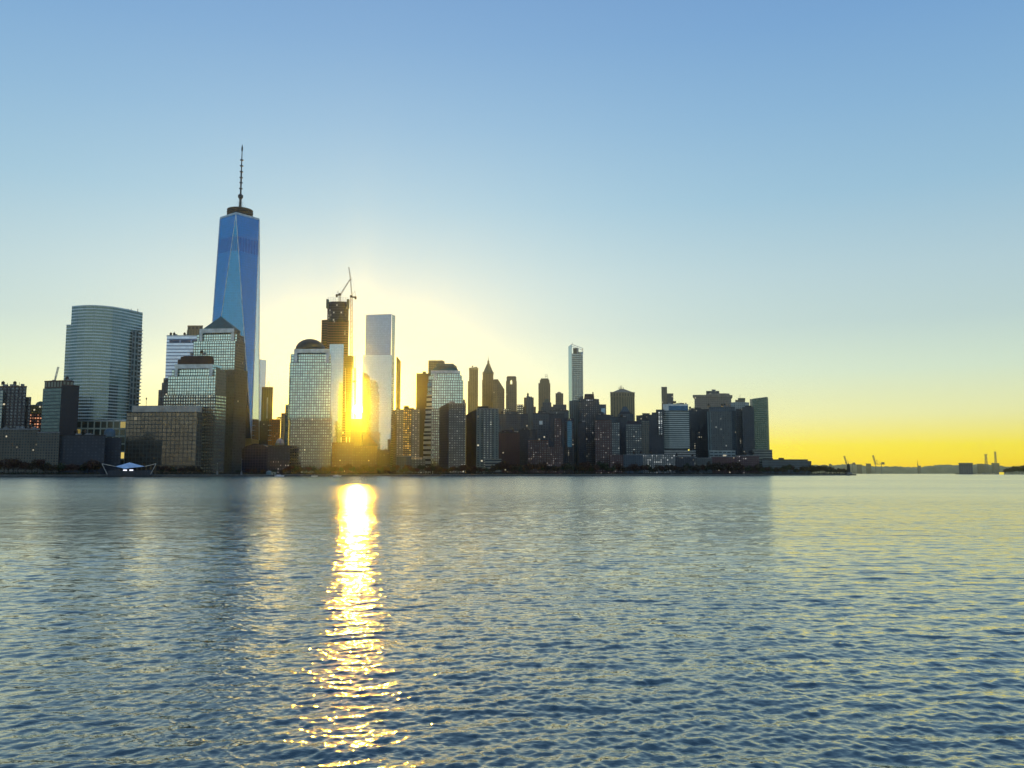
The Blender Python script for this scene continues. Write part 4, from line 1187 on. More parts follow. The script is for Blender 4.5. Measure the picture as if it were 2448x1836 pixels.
# ------------------------------------------------------------------ low waterfront buildings on the right
low = [
 ('low_grey_block', 'low grey block with arched bright windows behind the right shore trees', 1490, 1537, 1087.5, 1560, m_bluegrey),
 ('arched_window_block', 'low block with a row of pale arched windows below the white banded hotel', 1536, 1614, 1087, 1566, facade('arch_row', (0.13, 0.135, 0.13), (.3, .3, .28), .5, .55, .3, .3, lit=.25, litc=(.85, .9, .85), ls=.5)),
 ('low_lit_block', 'low block with a few lit windows right of the arched window block', 1612, 1660, 1092, 1575, m_dots),
 ('low_stone_block', 'low dull stone block below the violet dark block', 1658, 1702, 1095, 1590, m_ribs),
 ('low_red_terrace', 'low red brick terrace under the grey ribbed tower', 1700, 1762, 1092, 1600, facade('red_terrace', (0.09, 0.035, 0.04), (.1, .08, .08), .5, .5, .3, .3, lit=.04)),
 ('low_plum_terrace', 'low plum brick terrace left of the green glass end tower podium', 1760, 1815, 1089, 1610, facade('plum_terrace', (0.075, 0.035, 0.045), (.12, .1, .1), .5, .5, .3, .3, lit=.10, litc=(.9, .85, .8), ls=.5)),
]
for nm, lab, x0, x1, yt, D, mt in low:
    b = Bld(nm, lab, 'building', D)
    b.tier('facade', [(x0, D), (x1, D + 2)], yt, mt, cell=(4, 3.8), dep=16, cap=.5, capm=conc)
    b.clutter(x0, x1, yt, 3, D=D, hmax=2.5)
    b.done()
b = Bld('ferry_terminal_hall', 'long low blue grey terminal right of the green glass end tower', 'building', 1700)
b.tier('facade', [(1822, 1690), (1931, 1700)], 1098.5, facade('long_hall', (0.09, 0.12, 0.14), (0.05, 0.07, 0.09), 1, .45, .4, .3), cell=(6, 4.4), dep=30, cap=.5, capm=steel_d)
b.tier('step_wing', [(1930, 1704), (1939.5, 1706)], 1102, m_bluegrey, cell=(4, 4), dep=20)
b.tier('rooftop_unit', [(1861, 1712), (1874, 1712)], 1094.5, steel_d, ybot=1098.6, dep=8)
b.tier('rooftop_unit', [(1824, 1706), (1848, 1706)], 1095.5, steel_d, ybot=1098.6, dep=8)
b.done()
# ------------------------------------------------------------------ land and shore
shore = [(-900, 880), (-300, 905), (0, 935), (140, 962), (250, 985), (330, 1000), (480, 1040), (600, 1085), (720, 1140), (860, 1200), (1000, 1270),
         (1200, 1350), (1400, 1420), (1600, 1490), (1800, 1560), (1960, 1620), (2034, 1650), (2047, 1662)]


def gx(px, D):
    return (px - CX) / F / (cp - ((CY - HORIZON) / F) * sp) * D


def shoreD(px):
    for (a, Da), (c, Dc) in zip(shore, shore[1:]):
        if a <= px <= c:
            return Da + (Dc - Da) * (px - a) / (c - a)
    return shore[-1][1]


pts = [(gx(px, D), D) for px, D in shore]
ring = pts + [(gx(2040, 1720), 1720), (gx(1960, 1900), 1900), (gx(1870, 2300), 2300), (gx(1700, 3000), 3000), (-2800, 3000), (-2800, 880)]
mland = MB()
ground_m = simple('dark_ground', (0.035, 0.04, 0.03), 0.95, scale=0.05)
wall_m = simple('seawall_concrete', (0.085, 0.09, 0.08), 0.9, scale=0.3)
mland.loft([(x, y, -3) for x, y in ring], [(x, y, GROUND) for x, y in ring], wall_m, roof=ground_m)
tag(mland.build('riverbank_ground'), kind='structure')
# raised promenade rail / coping, one structure along the bank
mk = MB()
for (x0, y0), (x1, y1) in zip(pts, pts[1:]):
    mk.bar((x0, y0 - .2, GROUND + .15), (x1, y1 - .2, GROUND + .15), 0.45, conc)
tag(mk.build('promenade_coping'), kind='structure')


def railing(px0, px1):
    m = MB()
    n = int((px1 - px0) / 3)
    prev = None
    for i in range(n + 1):
        px = px0 + (px1 - px0) * i / n
        D = shoreD(px) + 1.5
        x = gx(px, D)
        m.bar((x, D, GROUND), (x, D, GROUND + 1.3), 0.08, steel_d)
        if prev:
            for h in (0.7, 1.3):
                m.bar((*prev, GROUND + h), (x, D, GROUND + h), 0.06, steel_d)
        prev = (x, D)
    return m


o = railing(250, 2040).build('promenade_railing')
tag(o, 'dark metal railing running along the whole far river bank', 'railing')

# ------------------------------------------------------------------ trees
leaf = []
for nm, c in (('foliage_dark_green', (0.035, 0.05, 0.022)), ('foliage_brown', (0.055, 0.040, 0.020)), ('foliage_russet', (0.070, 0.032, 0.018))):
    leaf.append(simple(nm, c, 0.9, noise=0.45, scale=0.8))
bark = simple('bark', (0.045, 0.035, 0.028), 0.95)


def tree_mesh(seed, mat, H=10.0, W=8.0):
    r = random.Random(seed)
    t = MB()
    t.bar((0, 0, -0.3), (0.2, 0, H * .35), 0.28, bark, 6, 0.2)
    limbs = []
    for k in range(6):
        a = r.uniform(0, 6.28)
        e_ = (math.cos(a) * W * .3, math.sin(a) * W * .3, H * r.uniform(.5, .85))
        t.bar((0.2, 0, H * r.uniform(.22, .36)), e_, 0.14, bark, 4, 0.04)
        limbs.append(e_)
    c = MB()
    lobes = [(0, 0, H * .62, W * .36)] + [(e_[0] * 1.1, e_[1] * 1.1, e_[2], W * r.uniform(.18, .27)) for e_ in limbs]
    for k in range(560):
        lx, ly, lz, lr = r.choice(lobes)
        d = Vector((r.gauss(0, 1), r.gauss(0, 1), r.gauss(0, .8))).normalized() * lr * r.uniform(.45, 1.05)
        p = Vector((lx, ly, lz)) + d
        if p.z < H * .22: continue
        n = Vector((r.gauss(0, 1), r.gauss(0, 1), r.gauss(0, 1))).normalized()
        u = n.orthogonal().normalized() * r.uniform(.25, .6); v = n.cross(u).normalized() * r.uniform(.2, .45)
        c.face([p - u - v, p + u - v * .6, p + u * .7 + v, p - u * .8 + v], mat)
    return t, c


protos = []
for k in range(6):
    t, c = tree_mesh(100 + k, leaf[k % 3], H=[10, 9, 11, 8.5, 10, 12][k], W=[8, 8.5, 8, 7, 9, 9][k])
    e = bpy.data.objects.new('tree', None); COL.objects.link(e); e.location = (0, 0, -500 + 0)
    a_ = t.build('trunk', e); b_ = c.build('crown', e)
    protos.append([e, a_, b_, False])


def plant(px, D, s, k, label, group, z=GROUND):
    e0, a0, b0, used = protos[k]
    if not used:
        e, a, b2 = e0, a0, b0; protos[k][3] = True
    else:
        e = e0.copy(); a = a0.copy(); b2 = b0.copy()
        for q in (e, a, b2): COL.objects.link(q)
        a.parent = e; b2.parent = e
    e.location = (gx(px, D), D, z)
    e.scale = (s, s, s * RND.uniform(.88, 1.1))
    e.rotation_euler = (0, 0, RND.uniform(0, 6.28))
    e['label'] = label; e['category'] = 'tree'; e['group'] = group


secs = [(-30, 240, 20, 'dark tree on the river bank below the long masonry block at far left', 'trees at the far left bank', 1.25, 24),
        (376, 480, 9, 'dark tree at the foot of the wide granite block right of the canopy', 'trees by the wide granite block', .85, 18),
        (560, 690, 9, 'small dark tree on the bank in front of the round-roofed glass hall', 'trees by the round-roofed hall', .6, 14),
        (690, 930, 26, 'dark brown tree on the bank below the dome tower and the sun', 'trees below the sun', .95, 26),
        (930, 1180, 24, 'dark tree on the bank in front of the waterfront apartment towers', 'trees by the apartment towers', 1.0, 24),
        (1180, 1480, 32, 'dark tree on the bank between the apartment towers and the tan window tower', 'trees along the middle bank', 1.45, 40),
        (1480, 1800, 34, 'dark russet tree on the bank below the white banded hotel and grey ribbed tower', 'trees along the right bank', 1.45, 34),
        (1800, 1945, 18, 'dark tree on the bank in front of the long low terminal', 'trees by the long low terminal', 1.25, 28)]
for x0, x1, n, lab, grp, s, dd in secs:
    for i in range(n):
        px = x0 + (x1 - x0) * (i + RND.uniform(.1, .9)) / n
        D = shoreD(px) + RND.uniform(7, dd)
        plant(px, D, s * RND.uniform(1.0, 1.6), RND.randrange(6), lab, grp)
for i in range(17):                        # trees thinning out to the tip
    px = 1940 + 88 * (i + RND.uniform(.1, .9)) / 17
    D = shoreD(px) + RND.uniform(8, 26)
    plant(px, D, 1.75 - .75 * (px - 1940) / 88 + RND.uniform(-.1, .1), RND.randrange(6), 'dark tree near the low pointed tip of the bank', 'trees near the tip')

# low hedge mass that fills the foot of the bank
hm = MB()
r_ = random.Random(5)
for i in range(9000):
    px = r_.uniform(-60, 2036)
    if 238 < px < 375: continue
    D = shoreD(px) + r_.uniform(4, 12)
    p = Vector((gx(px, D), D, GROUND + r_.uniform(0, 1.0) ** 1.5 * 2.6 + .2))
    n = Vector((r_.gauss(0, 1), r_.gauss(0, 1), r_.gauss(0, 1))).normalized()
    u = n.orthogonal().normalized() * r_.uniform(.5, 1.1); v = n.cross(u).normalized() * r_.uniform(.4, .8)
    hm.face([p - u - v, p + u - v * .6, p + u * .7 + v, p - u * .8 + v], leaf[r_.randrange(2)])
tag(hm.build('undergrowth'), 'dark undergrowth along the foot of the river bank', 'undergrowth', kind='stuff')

# ------------------------------------------------------------------ ferry canopy
b = Bld('ferry_landing', 'white peaked canopy on slanted struts floating at the left bank', 'ferry landing', 960)
Dp = 962
ap = P(310, 1105.5, Dp)
c1, c2 = P(276, 1115, Dp), P(346, 1115, Dp)
zc = c1[2]
ring_ = [(c1[0], Dp, zc), (ap[0], Dp - 13, zc - 2.6), (c2[0], Dp, zc), (ap[0], Dp + 13, zc - 1)]
apx = (ap[0], Dp, ap[2])
for i in range(4):
    j = (i + 1) % 4
    b.mb('canopy').face([ring_[i], ring_[j], apx], m_canvas)
b.mb('canopy').face(ring_[::-1], m_canvas)
for sx, xe in ((-1, 243.5), (1, 373)):
    tip = P(xe, 1108.5, Dp)
    base_ = P(xe + (13 if sx < 0 else -13), 1134, Dp)
    edge = ring_[0] if sx < 0 else ring_[2]
    b.mb('wing_frame#%d' % sx).bar(edge, (tip[0], Dp, tip[2]), 0.35, steel_l)
    b.mb('wing_frame#%d' % sx).bar((tip[0], Dp, tip[2]), (base_[0], Dp, base_[2]), 0.32, steel_l)
    b.mb('wing_frame#%d' % sx).bar((tip[0], Dp + 6, tip[2]), (edge[0], Dp + 6, edge[2]), 0.3, steel_d)
    q = P(262 if sx < 0 else 357, 1123.5, Dp)
    q2 = P(262 if sx < 0 else 357, 1135, Dp)
    b.mb('post#%d' % len(b.parts)).bar((q[0], Dp, q[2]), (q2[0], Dp, q2[2]), 0.3, steel_d)
    b.mb('post#%d' % len(b.parts)).bar((q[0], Dp, q[2]), (edge[0], Dp, q[2]), 0.25, steel_d)
dk = P(308, 1138, Dp)
b.mb('pontoon_deck').box((dk[0], Dp + 2, 0.6), (62, 22, 1.8), steel_d)
b.mb('cabin').box((dk[0], Dp + 4, 4.4), (46, 10, 6.0), m_navy, (3, 3))
for i in range(12):
    xx = dk[0] - 27 + i * 4.9
    b.mb('post#%d' % len(b.parts)).bar((xx, Dp - 8, 1), (xx, Dp - 8, 4.2), 0.16, steel_d)
for px_s in (299, 314):
    q = P(px_s, 1124, Dp - 3)
    b.mb('lit_sign#%d' % px_s).box((q[0], Dp - 3.2, q[2]), (4.0, .4, 1.3), m_lamp)
b.org = (ap[0], Dp, 0)
b.done()

# piling / light poles at the bank
for px_, yt_, lab in ((519, 1108, 'thin pale pole with a wide foot on the bank below the mansard tower'), (577, 1098, 'taller thin pale pole with a wide foot left of the round-roofed hall')):
    D = shoreD(px_) + 2.5
    z1 = Zat(yt_, D)
    b = Bld('light_pole', lab, 'pole', D, 'poles on the bank')
    x = gx(px_, D)
    b.org = (x, D, GROUND)
    b.mb('mast').bar((x, D, GROUND), (x, D, z1), 0.3, conc, 6, .15)
    b.mb('foot').lathe((x, D, GROUND), [(1.5, 0), (1.3, 2), (.5, 5)], conc, 8)
    b.mb('lamp_head').box((x, D, z1 + .2), (1.2, .5, .4), steel_l)
    b.done()

# moored boats and a small kiosk
def boat(px, D, Ln, H, col, label, cabin=True):
    b = Bld('moored_boat', label, 'boat', D, 'moored boats')
    x = gx(px, D)
    b.org = (x, D, 0)
    hl = [(-.5, 0), (-.42, -.16), (.25, -.16), (.5, 0), (.25, .16), (-.42, .16)]
    lo = [(x + a * Ln * .9, D + c * Ln * .8, -.3) for a, c in hl]; hi = [(x + a * Ln, D + c * Ln, H * .5) for a, c in hl]
    b.mb('hull').loft(lo, hi, col, roof=col)
    if cabin:
        b.mb('cabin').box((x - Ln * .08, D, H * .78), (Ln * .4, Ln * .18, H * .5), white_m)
        b.mb('cabin>window').box((x - Ln * .08, D, H * .84), (Ln * .41, Ln * .185, H * .16), steel_d)
    b.mb('mast').bar((x, D, H * .5), (x, D, H * 1.6), 0.08, steel_l)
    b.done()


boat(668, shoreD(668) - 6, 13, 2.6, white_m, 'small white boat moored right of the pale green shed')
boat(752, shoreD(752) - 7, 9, 1.8, white_m, 'small white boat moored below the dome tower, left of the pair', False)
boat(806, shoreD(806) - 7, 12, 2.0, white_m, 'small white boat moored just left of the sun reflection')
b = Bld('waterfront_shed', 'small teal rounded shed on the bank in front of the podium wing', 'shed', 1115)
x = gx(643, 1108)
b.org = (x, 1108, GROUND)
b.mb('walls').box((x, 1108, GROUND + 1.7), (5.6, 5, 3.4), simple('teal_wall', (.10, .22, .25), .6))
b.mb('roof').lathe((x, 1108, GROUND + 3.4), [(3.6, 0), (3.0, 1.0), (1.6, 1.7), (.2, 2)], simple('teal_roof', (.16, .3, .34), .5), 12)
b.done()
b = Bld('waterfront_shed', 'small pale green box shed beside the teal rounded shed', 'shed', 1115)
x = gx(654, 1110)
b.org = (x, 1110, GROUND)
b.mb('walls').box((x, 1110, GROUND + 1.7), (5.2, 5, 3.4), simple('palegreen_wall', (.26, .32, .24), .6))
b.mb('roof').box((x, 1110, GROUND + 3.55), (5.8, 5.6, .3), conc)
b.mb('door').box((x + 1, 1107.4, GROUND + 1.2), (1.1, .2, 2.3), steel_d)
b.done()

# monument near the tip
b = Bld('stone_monument', 'dark stone monument with a pointed top near the tip of the bank', 'monument', 1652)
D = shoreD(2029) + 6
x = gx(2029, D)
b.org = (x, D, GROUND)
zt_ = Zat(1107.5, D)
b.mb('shaft').lathe((x, D, GROUND), [(3.4, 0), (3.2, 5), (2.9, zt_ - GROUND - 4), (1.9, zt_ - GROUND - 2), (.3, zt_ - GROUND)], steel_d, 8)
b.mb('plinth').box((x, D, GROUND + 2), (9, 9, 4), conc)
b.done()

# ------------------------------------------------------------------ far shore
fm = simple('far_hazed_ground', (0.45, 0.37, 0.19), 0.95, scale=0.01, noise=.3)  # haze over the wooded hills put into this pale colour
m_ = MB()
r_ = random.Random(3)
D0 = 8200
xs_ = np.linspace(gx(1300, D0), gx(2900, D0), 420)
def hill_h(px):
    base = 1113
    base += 2.5 * math.sin(px * .021) + 1.5 * math.sin(px * .057 + 1)
    if px > 2140: base -= -1.0
    if px > 2330: base -= 2.0
    return base
front, top_, back_ = [], [], []
for x in xs_:
    px = CX + x / D0 * F * (cp - ((CY - HORIZON) / F) * sp)
    zt_ = Zat(hill_h(px) + r_.uniform(-1.1, .9), D0 + 150)
    front.append((x, D0, -1)); top_.append((x, D0 + 150, zt_)); back_.append((x * 1.1, D0 + 900, zt_ * .9))
mid = [(x, D0 + 50, t[2] * .75) for (x, _, _), t in zip(front, top_)]
for i in range(len(xs_) - 1):
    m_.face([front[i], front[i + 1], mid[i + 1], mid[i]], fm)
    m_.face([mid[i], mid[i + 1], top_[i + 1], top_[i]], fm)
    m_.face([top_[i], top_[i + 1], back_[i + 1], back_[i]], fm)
tag(m_.build('far_shore_hills'), kind='structure')

r_ = random.Random(9)
def far_bld(name, label, x0, x1, yt, D, mat, group=None):
    b = Bld(name, label, 'building', D, group)
    b.tier('walls', [(x0, D), (x1, D)], yt, mat, cell=(12, 10), dep=60, zbot=0)
    b.mb('roof').box(((gx(x0, D) + gx(x1, D)) / 2, D + 18, Zat(yt, D) + .8), (abs(gx(x1, D) - gx(x0, D)) * .8, 20, 1.8), m_haz)
    b.done()


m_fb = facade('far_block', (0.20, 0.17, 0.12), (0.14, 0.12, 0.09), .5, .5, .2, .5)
for i, (x0, x1, yt, lab) in enumerate(((1966, 1976, 1111.5, 'faint low far block just right of the long terminal'),
                                       (1982, 1988, 1109, 'faint small far block above the thinning trees'),
                                       (2048, 2060, 1110.5, 'faint far block right of the first harbour crane'),
                                       (2070, 2082, 1108.5, 'faint far block just left of the second harbour crane'),
                                       (2336, 2352, 1109, 'faint far block between the square ventilation building and lattice towers'),
                                       (2370, 2389, 1107, 'faint far flat building under the taller lattice tower'))):
    far_bld('far_building', lab, x0, x1, yt, 8050, m_fb, 'faint far shore buildings')

b = Bld('ventilation_building', 'big square hazy grey building standing in the water at right', 'building', 3300)
D = 3300
b.tier('walls', [(2292, D), (2325, D)], 1110, facade('vent_walls', (0.19, 0.18, 0.17), (0.15, 0.14, 0.13), .3, 1, .1, .6), cell=(9, 8), dep=45, zbot=-1)
b.tier('cornice', [(2291.3, D - 3), (2325.7, D - 3)], 1106.5, m_haz, ybot=1110.2, dep=50)
b.tier('base', [(2284, D - 8), (2333, D - 8)], 1132.2, m_haz, dep=60, zbot=-1)
b.done()

# harbour cranes
def harbour_crane(px, ytop, D, label):
    b = Bld('harbour_crane', label, 'crane', D, 'harbour cranes on the far shore')
    x = gx(px, D)
    z = Zat(ytop, D)
    b.org = (x, D, 1)
    k = (z) / 50.0
    for dx in (0, 16):
        b.mb('leg#%d' % dx).bar((x + dx * k, D, 0), (x + dx * k, D, 26 * k), 2.0, m_haz)
    b.mb('portal_beam').bar((x - 3 * k, D, 26 * k), (x + 26 * k, D, 26 * k), 2.4, m_haz)
    b.mb('raised_boom').lattice((x, D, 26 * k), (x - 6 * k, D, z), 8.0, m_haz, 1.1, 11)
    b.mb('apex_frame').bar((x + 5 * k, D, 26 * k), (x + 3 * k, D, 38 * k), 1.5, m_haz)
    b.mb('apex_frame').bar((x + 16 * k, D, 26 * k), (x + 3 * k, D, 38 * k), 1.1, m_haz)
    b.mb('machine_house').box((x + 20 * k, D, 29 * k), (8 * k, 6, 5 * k), m_haz)
    b.done()


harbour_crane(2025, 1090, 6500, 'faint harbour crane with raised boom just above the stone monument')
harbour_crane(2094, 1088.5, 6500, 'faint harbour crane with raised boom between the monument and church spire')

b = Bld('church_spire', 'thin dark church spire on the far hills', 'church', 8100)
x = gx(2195, 8100)
b.org = (x, 8100, 0)
b.mb('steeple').lathe((x, 8100, 0), [(4, 0), (4, Zat(1111, 8100)), (3.2, Zat(1109, 8100)), (.4, Zat(1099, 8100))], simple('spire_dark', (.06, .05, .03)), 6)
b.mb('nave').box((x + 12, 8100, Zat(1113, 8100) / 2), (24, 14, Zat(1113, 8100)), m_haz)
b.done()

for px_, yt_, wd, lab in ((2359, 1085.5, 26, 'shorter wide hazy lattice tower on the far right hills'), (2382, 1079.5, 21, 'taller slim hazy lattice tower on the far right hills')):
    D = 7600
    x = gx(px_, D); zt_ = Zat(yt_, D)
    b = Bld('lattice_tower', lab, 'tower', D, 'hazy lattice towers')
    b.org = (x, D, 0)
    b.mb('lattice_frame').lattice((x, D, 8), (x, D, zt_ * .62), wd, m_haz, 1.5, 22, wd * .55)
    b.mb('top_section').lattice((x, D, zt_ * .62), (x, D, zt_ - 3), wd * .55, m_haz, 1.5, 14, wd * .4)
    b.mb('platform').box((x, D, zt_ - 2), (wd * .8, wd * .8, 3), m_haz)
    b.mb('base').box((x, D, 6), (wd * 2.2, 20, 12), m_haz)
    b.done()

# wooded island at the right edge
b = MB()
D = 3000
pts_i = []
r_ = random.Random(12)
ii = MB()
for i in range(46):
    px_ = 2402 + i * 4
    x = gx(px_, D)
prof_i = [(2394, 1132.5), (2400, 1129), (2404, 1121), (2412, 1117), (2422, 1115), (2432, 1114), (2450, 1114), (2480, 1113), (2560, 1114), (2700, 1120)]
gi = MB()
gi.loft([(gx(2390, D), D - 20, -1), (gx(2760, D), D - 20, -1), (gx(2760, D), D + 200, -1), (gx(2396, D), D + 200, -1)],
        [(gx(2392, D), D - 18, 1.6), (gx(2758, D), D - 18, 1.6), (gx(2758, D), D + 190, 1.6), (gx(2398, D), D + 190, 1.6)], wall_m, roof=ground_m)
tag(gi.build('island_ground'), kind='structure')
def y_at(px):
    for (a, ya), (c, yc) in zip(prof_i, prof_i[1:]):
        if a <= px <= c: return ya + (yc - ya) * (px - a) / (c - a)
    return 1130
for i in range(26):
    px_ = 2401 + i * 3.6 + r_.uniform(-1, 1)
    hh = max(4, Zat(y_at(px_) - 1, D) - 1.6)
    plant(px_, D + r_.uniform(0, 40), hh / 10.0, r_.randrange(6), 'hazy tree on the wooded island at the right edge', 'trees on the right edge island', z=1.6)
b = Bld('island_house', 'small building with a painted yellow glow at the left end of the right edge island', 'building', D)
D = 2960
x = gx(2394.5, D)
b.org = (x, D, 1)
b.mb('walls').box((x, D, 4), (12, 8, 8), simple('yellow_glow_wall', (.8, .6, .1), emis=(1, .75, .05), es=.8))  # yellow light put into the walls as emission
b.mb('roof').box((x, D, 8.4), (12.6, 8.6, .8), m_haz)
b.done()

# ------------------------------------------------------------------ bank behind the camera, unseen towers added to reflect in the glass
jb = MB()
jb.loft([(-3500, -900, -3), (3500, -900, -3), (3500, -6, -3), (-3500, -6, -3)], [(-3500, -900, 1.2), (3500, -900, 1.2), (3500, -6, 1.2), (-3500, -6, 1.2)], wall_m, roof=ground_m)
tag(jb.build('near_bank_ground'), kind='structure')
m_jcg = facade('gold_reflection_tower', (0.85, 0.75, 0.55), (0.5, 0.45, 0.35), .4, .5, .2, .4)  # bright towers added to reflect gold in the glass fronts
m_jc = facade('mirrored_bank_tower', (0.30, 0.22, 0.14), (0.10, 0.11, 0.12), .6, .6, .5, .3, lit=.02)
rj = random.Random(21)
spots = [(-905, -150, 46, 190), (-1205, -130, 26, 230), (-640, -130, 22, 170), (-2300, -260, 60, 120), (-1950, -200, 80, 60), (-1650, -220, 52, 175), (-1380, -320, 60, 110), (-1180, -180, 45, 150), (-980, -300, 60, 90),
         (-780, -150, 50, 130), (-560, -240, 70, 70), (-330, -120, 48, 160), (-120, -260, 60, 100), (120, -150, 48, 150), (340, -260, 70, 85), (600, -160, 55, 125), (900, -200, 60, 70)]
for i, (x, y, wj, hj) in enumerate(spots):
    b = Bld('reflection_tower', 'unseen tower added on the near bank behind the camera for glass reflections', 'tower', 0, 'added near bank towers behind the camera')
    b.org = (x, y, 1.2)
    mj_ = m_jcg if i < 3 else m_jc
    b.mb('facade').box((x, y, 1.2 + hj / 2), (wj, wj * .7, hj), mj_, (5, 4), roof=roof_m)
    b.mb('upper_tier').box((x + 3, y - 2, 1.2 + hj + 8), (wj * .55, wj * .4, 16), m_jc, (5, 4), roof=roof_m)
    b.done()

# ------------------------------------------------------------------ water
def build_water():
    nx = 1400
    sv = np.linspace(-1, 1, nx)
    rs = [3.0]
    while rs[-1] < 260:
        rs.append(rs[-1] + (0.12 if rs[-1] < 9.5 else max(0.028, rs[-1] * 0.0026)))
    while rs[-1] < 9500:
        rs.append(rs[-1] * 1.12)
    rs[-1] = 9500.0
    rs = np.array(rs)
    Y, S_ = np.meshgrid(rs, sv, indexing='ij')
    X = (Y * 0.66 + 3) * S_ + (36 + Y * 0.30) * S_ ** 5
    Z = np.zeros_like(X)
    rg = np.random.RandomState(4)
    dr = np.gradient(rs)[:, None]
    dth = np.gradient(X, axis=1)
    nw = 84
    for i in range(nw):
        lam = 0.11 * (2.4 / 0.11) ** ((i / (nw - 1.0)) ** 1.25) * rg.uniform(.92, 1.08)
        ang_ = math.radians(rg.normal(-75, 40))      # travel direction (from +X axis)
        k = 2 * math.pi / lam
        kx, ky = k * math.cos(ang_), k * math.sin(ang_)
        slope = 0.038 * (1.0 if lam < 0.45 else (0.45 / lam) ** 0.75)
        amp = slope / k
        fade = np.clip((lam / np.maximum(dr * abs(math.sin(ang_)) * 1.2 + dth * .5, 1e-3) - 2.0) / 2.5, 0, 1)
        if fade.max() <= 0:
            continue
        ph = rg.uniform(0, 6.28)
        rows = np.where(fade.max(axis=1) > 0)[0]
        a, b_ = rows[0], rows[-1] + 1
        arg = kx * X[a:b_] + ky * Y[a:b_] + ph
        s = np.sin(arg)
        Z[a:b_] += amp * fade[a:b_] * (s + 0.18 * np.cos(2 * arg))
    # patches of calmer and rougher water
    pt_ = (np.sin(X * .05 + 1.3 * np.sin(Y * .021)) + np.sin(Y * .043 + X * .017 + 2) + np.sin(X * .11 - Y * .07)) / 3
    Z *= np.clip(0.88 + 0.45 * pt_, .3, 1.4)
    Z *= np.clip((1 - np.abs(S_)) / .06, 0, 1) * np.clip((Y - 3) / 1.5, 0, 1)
    V = np.stack([X, Y, Z], -1).reshape(-1, 3).astype(np.float32)
    nr = len(rs)
    i0 = (np.arange(nr - 1)[:, None] * nx + np.arange(nx - 1)[None, :]).reshape(-1)
    quads = np.stack([i0, i0 + nx, i0 + nx + 1, i0 + 1], 1)[:, ::-1].astype(np.int32)
    me = bpy.data.meshes.new('water')
    me.vertices.add(len(V)); me.vertices.foreach_set('co', V.ravel())
    me.loops.add(quads.size); me.loops.foreach_set('vertex_index', quads.ravel())
    me.polygons.add(len(quads))
    me.polygons.foreach_set('loop_start', np.arange(0, quads.size, 4, dtype=np.int32))
    me.polygons.foreach_set('loop_total', np.full(len(quads), 4, dtype=np.int32))
    me.update(calc_edges=True)
    me.shade_smooth()
    if me.polygons[0].normal.z < 0:
        me.flip_normals()
    m, t, b = new_mat('river_water')
    n = t.nodes.new
    b.inputs['Base Color'].default_value = (0.045, 0.066, 0.05, 1)
    b.inputs['IOR'].default_value = 1.333
    b.inputs['Roughness'].default_value = 0.07
    geo = n('ShaderNodeNewGeometry')
    mp1 = n('ShaderNodeMapping'); mp1.vector_type = 'POINT'
    mp1.inputs['Rotation'].default_value = (0, 0, math.radians(-14)); mp1.inputs['Scale'].default_value = (0.55, 1.0, 1)
    t.links.new(geo.outputs['Position'], mp1.inputs[0])
    n1 = n('ShaderNodeTexNoise'); n1.inputs['Scale'].default_value = 9.0; n1.inputs['Detail'].default_value = 3
    n2 = n('ShaderNodeTexNoise'); n2.inputs['Scale'].default_value = 1.6; n2.inputs['Detail'].default_value = 4
    t.links.new(mp1.outputs[0], n1.inputs['Vector']); t.links.new(mp1.outputs[0], n2.inputs['Vector'])
    ln = n('ShaderNodeVectorMath'); ln.operation = 'LENGTH'
    t.links.new(geo.outputs['Position'], ln.inputs[0])
    rr_ = n('ShaderNodeMapRange'); rr_.interpolation_type = 'SMOOTHSTEP'
    t.links.new(ln.outputs['Value'], rr_.inputs[0])
    rr_.inputs[1].default_value = 15; rr_.inputs[2].default_value = 220; rr_.inputs[3].default_value = 0.06; rr_.inputs[4].default_value = 0.18
    t.links.new(rr_.outputs[0], b.inputs['Roughness'])
    # patch mask: wind lanes across the river
    n3 = n('ShaderNodeTexNoise'); n3.inputs['Scale'].default_value = 0.012; n3.inputs['Detail'].default_value = 3
    mp3 = n('ShaderNodeMapping'); mp3.inputs['Scale'].default_value = (0.35, 1.0, 1)
    t.links.new(geo.outputs['Position'], mp3.inputs[0]); t.links.new(mp3.outputs[0], n3.inputs['Vector'])
    pm = n('ShaderNodeMapRange'); t.links.new(n3.outputs[0], pm.inputs[0])
    pm.inputs[1].default_value = .35; pm.inputs[2].default_value = .65; pm.inputs[3].default_value = .30; pm.inputs[4].default_value = 1.0
    b1 = n('ShaderNodeBump'); b1.inputs['Distance'].default_value = 0.03
    t.links.new(n1.outputs[0], b1.inputs['Height']); t.links.new(pm.outputs[0], b1.inputs['Strength'])
    b2 = n('ShaderNodeBump'); b2.inputs['Distance'].default_value = 0.12
    t.links.new(n2.outputs[0], b2.inputs['Height']); t.links.new(pm.outputs[0], b2.inputs['Strength'])
    t.links.new(b1.outputs[0], b2.inputs['Normal'])
    n4 = n('ShaderNodeTexNoise'); n4.inputs['Scale'].default_value = 0.22; n4.inputs['Detail'].default_value = 5; n4.inputs['Roughness'].default_value = .62
    mp4 = n('ShaderNodeMapping'); mp4.inputs['Scale'].default_value = (0.30, 1.0, 1); mp4.inputs['Rotation'].default_value = (0, 0, math.radians(6))
    t.links.new(geo.outputs['Position'], mp4.inputs[0]); t.links.new(mp4.outputs[0], n4.inputs['Vector'])
    b4 = n('ShaderNodeBump'); b4.inputs['Distance'].default_value = 0.55
    t.links.new(n4.outputs[0], b4.inputs['Height']); t.links.new(pm.outputs[0], b4.inputs['Strength'])
    t.links.new(b2.outputs[0], b4.inputs['Normal'])
    b2 = b4
    t.links.new(b2.outputs[0], b.inputs['Normal'])
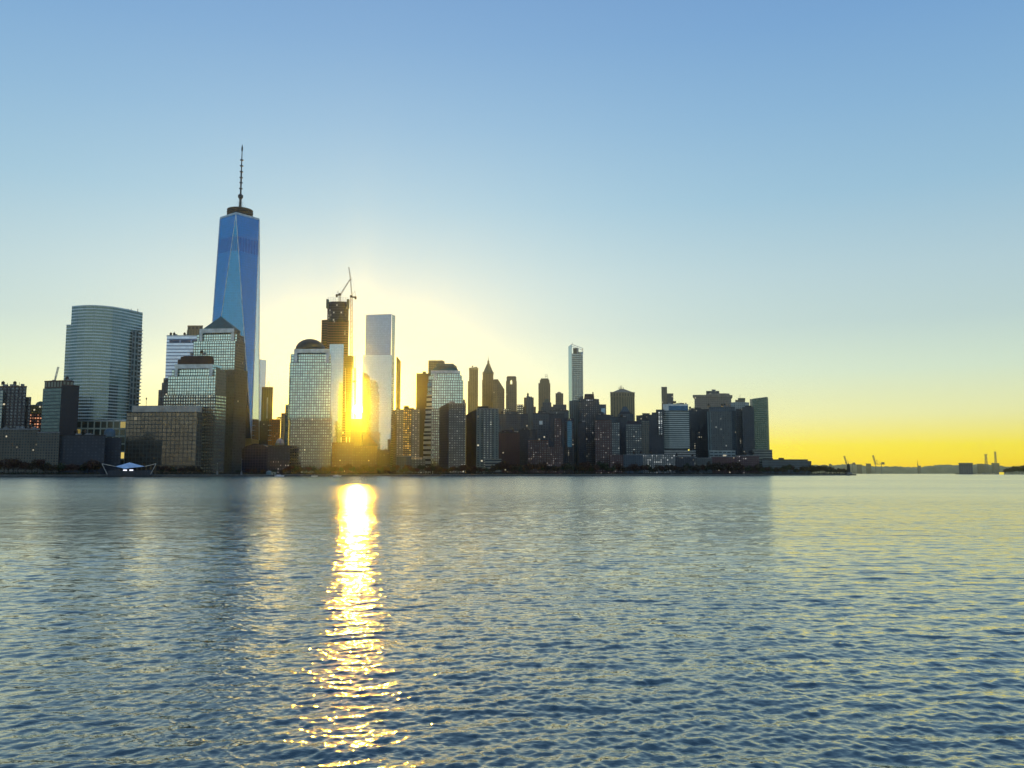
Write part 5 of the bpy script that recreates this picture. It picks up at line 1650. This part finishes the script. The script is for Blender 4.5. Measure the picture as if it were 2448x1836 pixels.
    gl = n('ShaderNodeBsdfGlossy'); gl.inputs['Color'].default_value = (1.0, 0.95, 0.80, 1)
    t.links.new(rr_.outputs[0], gl.inputs['Roughness']); t.links.new(b2.outputs[0], gl.inputs['Normal'])
    mx = n('ShaderNodeMixShader'); fr_ = n('ShaderNodeFresnel'); fr_.inputs['IOR'].default_value = 2.0; t.links.new(b2.outputs[0], fr_.inputs['Normal'])
    t.links.new(mth(t, 'MULTIPLY', fr_.outputs[0], 0.9), mx.inputs[0])
    t.links.new(b.outputs[0], mx.inputs[1]); t.links.new(gl.outputs[0], mx.inputs[2])
    t.links.new(mx.outputs[0], t.nodes['Material Output'].inputs['Surface'])
    me.materials.append(m)
    o = bpy.data.objects.new('water', me)
    COL.objects.link(o)
    tag(o, kind='structure')
    return o


build_water()
# sides and near strip of the river outside the fan of waves
ws = MB()
wm = bpy.data.materials['river_water']
xe0, xe1 = 3 * .96 + 39, 9500 * .96 + 39
for sx in (-1, 1):
    q = [(sx * xe0, 3.0, 0), (sx * xe1, 9500, 0), (sx * 9600, 9500, 0), (sx * 9600, -6, 0), (sx * xe0, -6, 0)]
    ws.face(q if sx < 0 else q[::-1], wm)
ws.face([(-xe0, -6, 0), (xe0, -6, 0), (xe0, 3.0, 0), (-xe0, 3.0, 0)], wm)
o = ws.build('water')
tag(o, kind='structure')

# ------------------------------------------------------------------ haze
HAZE = 1; HAZE_D = 0.00004
if HAZE:
    hb = MB()
    zt_ = 640
    X0, X1, Y0, Y1 = -9700, 9700, -1000, 9700
    hb.loft([(X0, Y0, -4), (X1, Y0, -4), (X1, Y1, -4), (X0, Y1, -4)], [(X0, Y0, zt_), (X1, Y0, zt_), (X1, Y1, zt_), (X0, Y1, zt_)], roof_m, bottom=True)
    hm_ = bpy.data.materials.new('haze_air'); hm_.use_nodes = True
    t = hm_.node_tree; t.nodes.clear()
    pv = t.nodes.new('ShaderNodeVolumePrincipled')
    pv.inputs['Color'].default_value = (0.82, 0.93, 1.0, 1)
    pv.inputs['Density'].default_value = HAZE_D
    pv.inputs['Anisotropy'].default_value = 0.955
    oo = t.nodes.new('ShaderNodeOutputMaterial'); t.links.new(pv.outputs[0], oo.inputs['Volume'])
    o = hb.build('haze')
    o.data.materials.clear(); o.data.materials.append(hm_)
    for p in o.data.polygons: p.material_index = 0
    tag(o, kind='stuff', label='thin warm morning haze over the river and skyline', cat='haze')
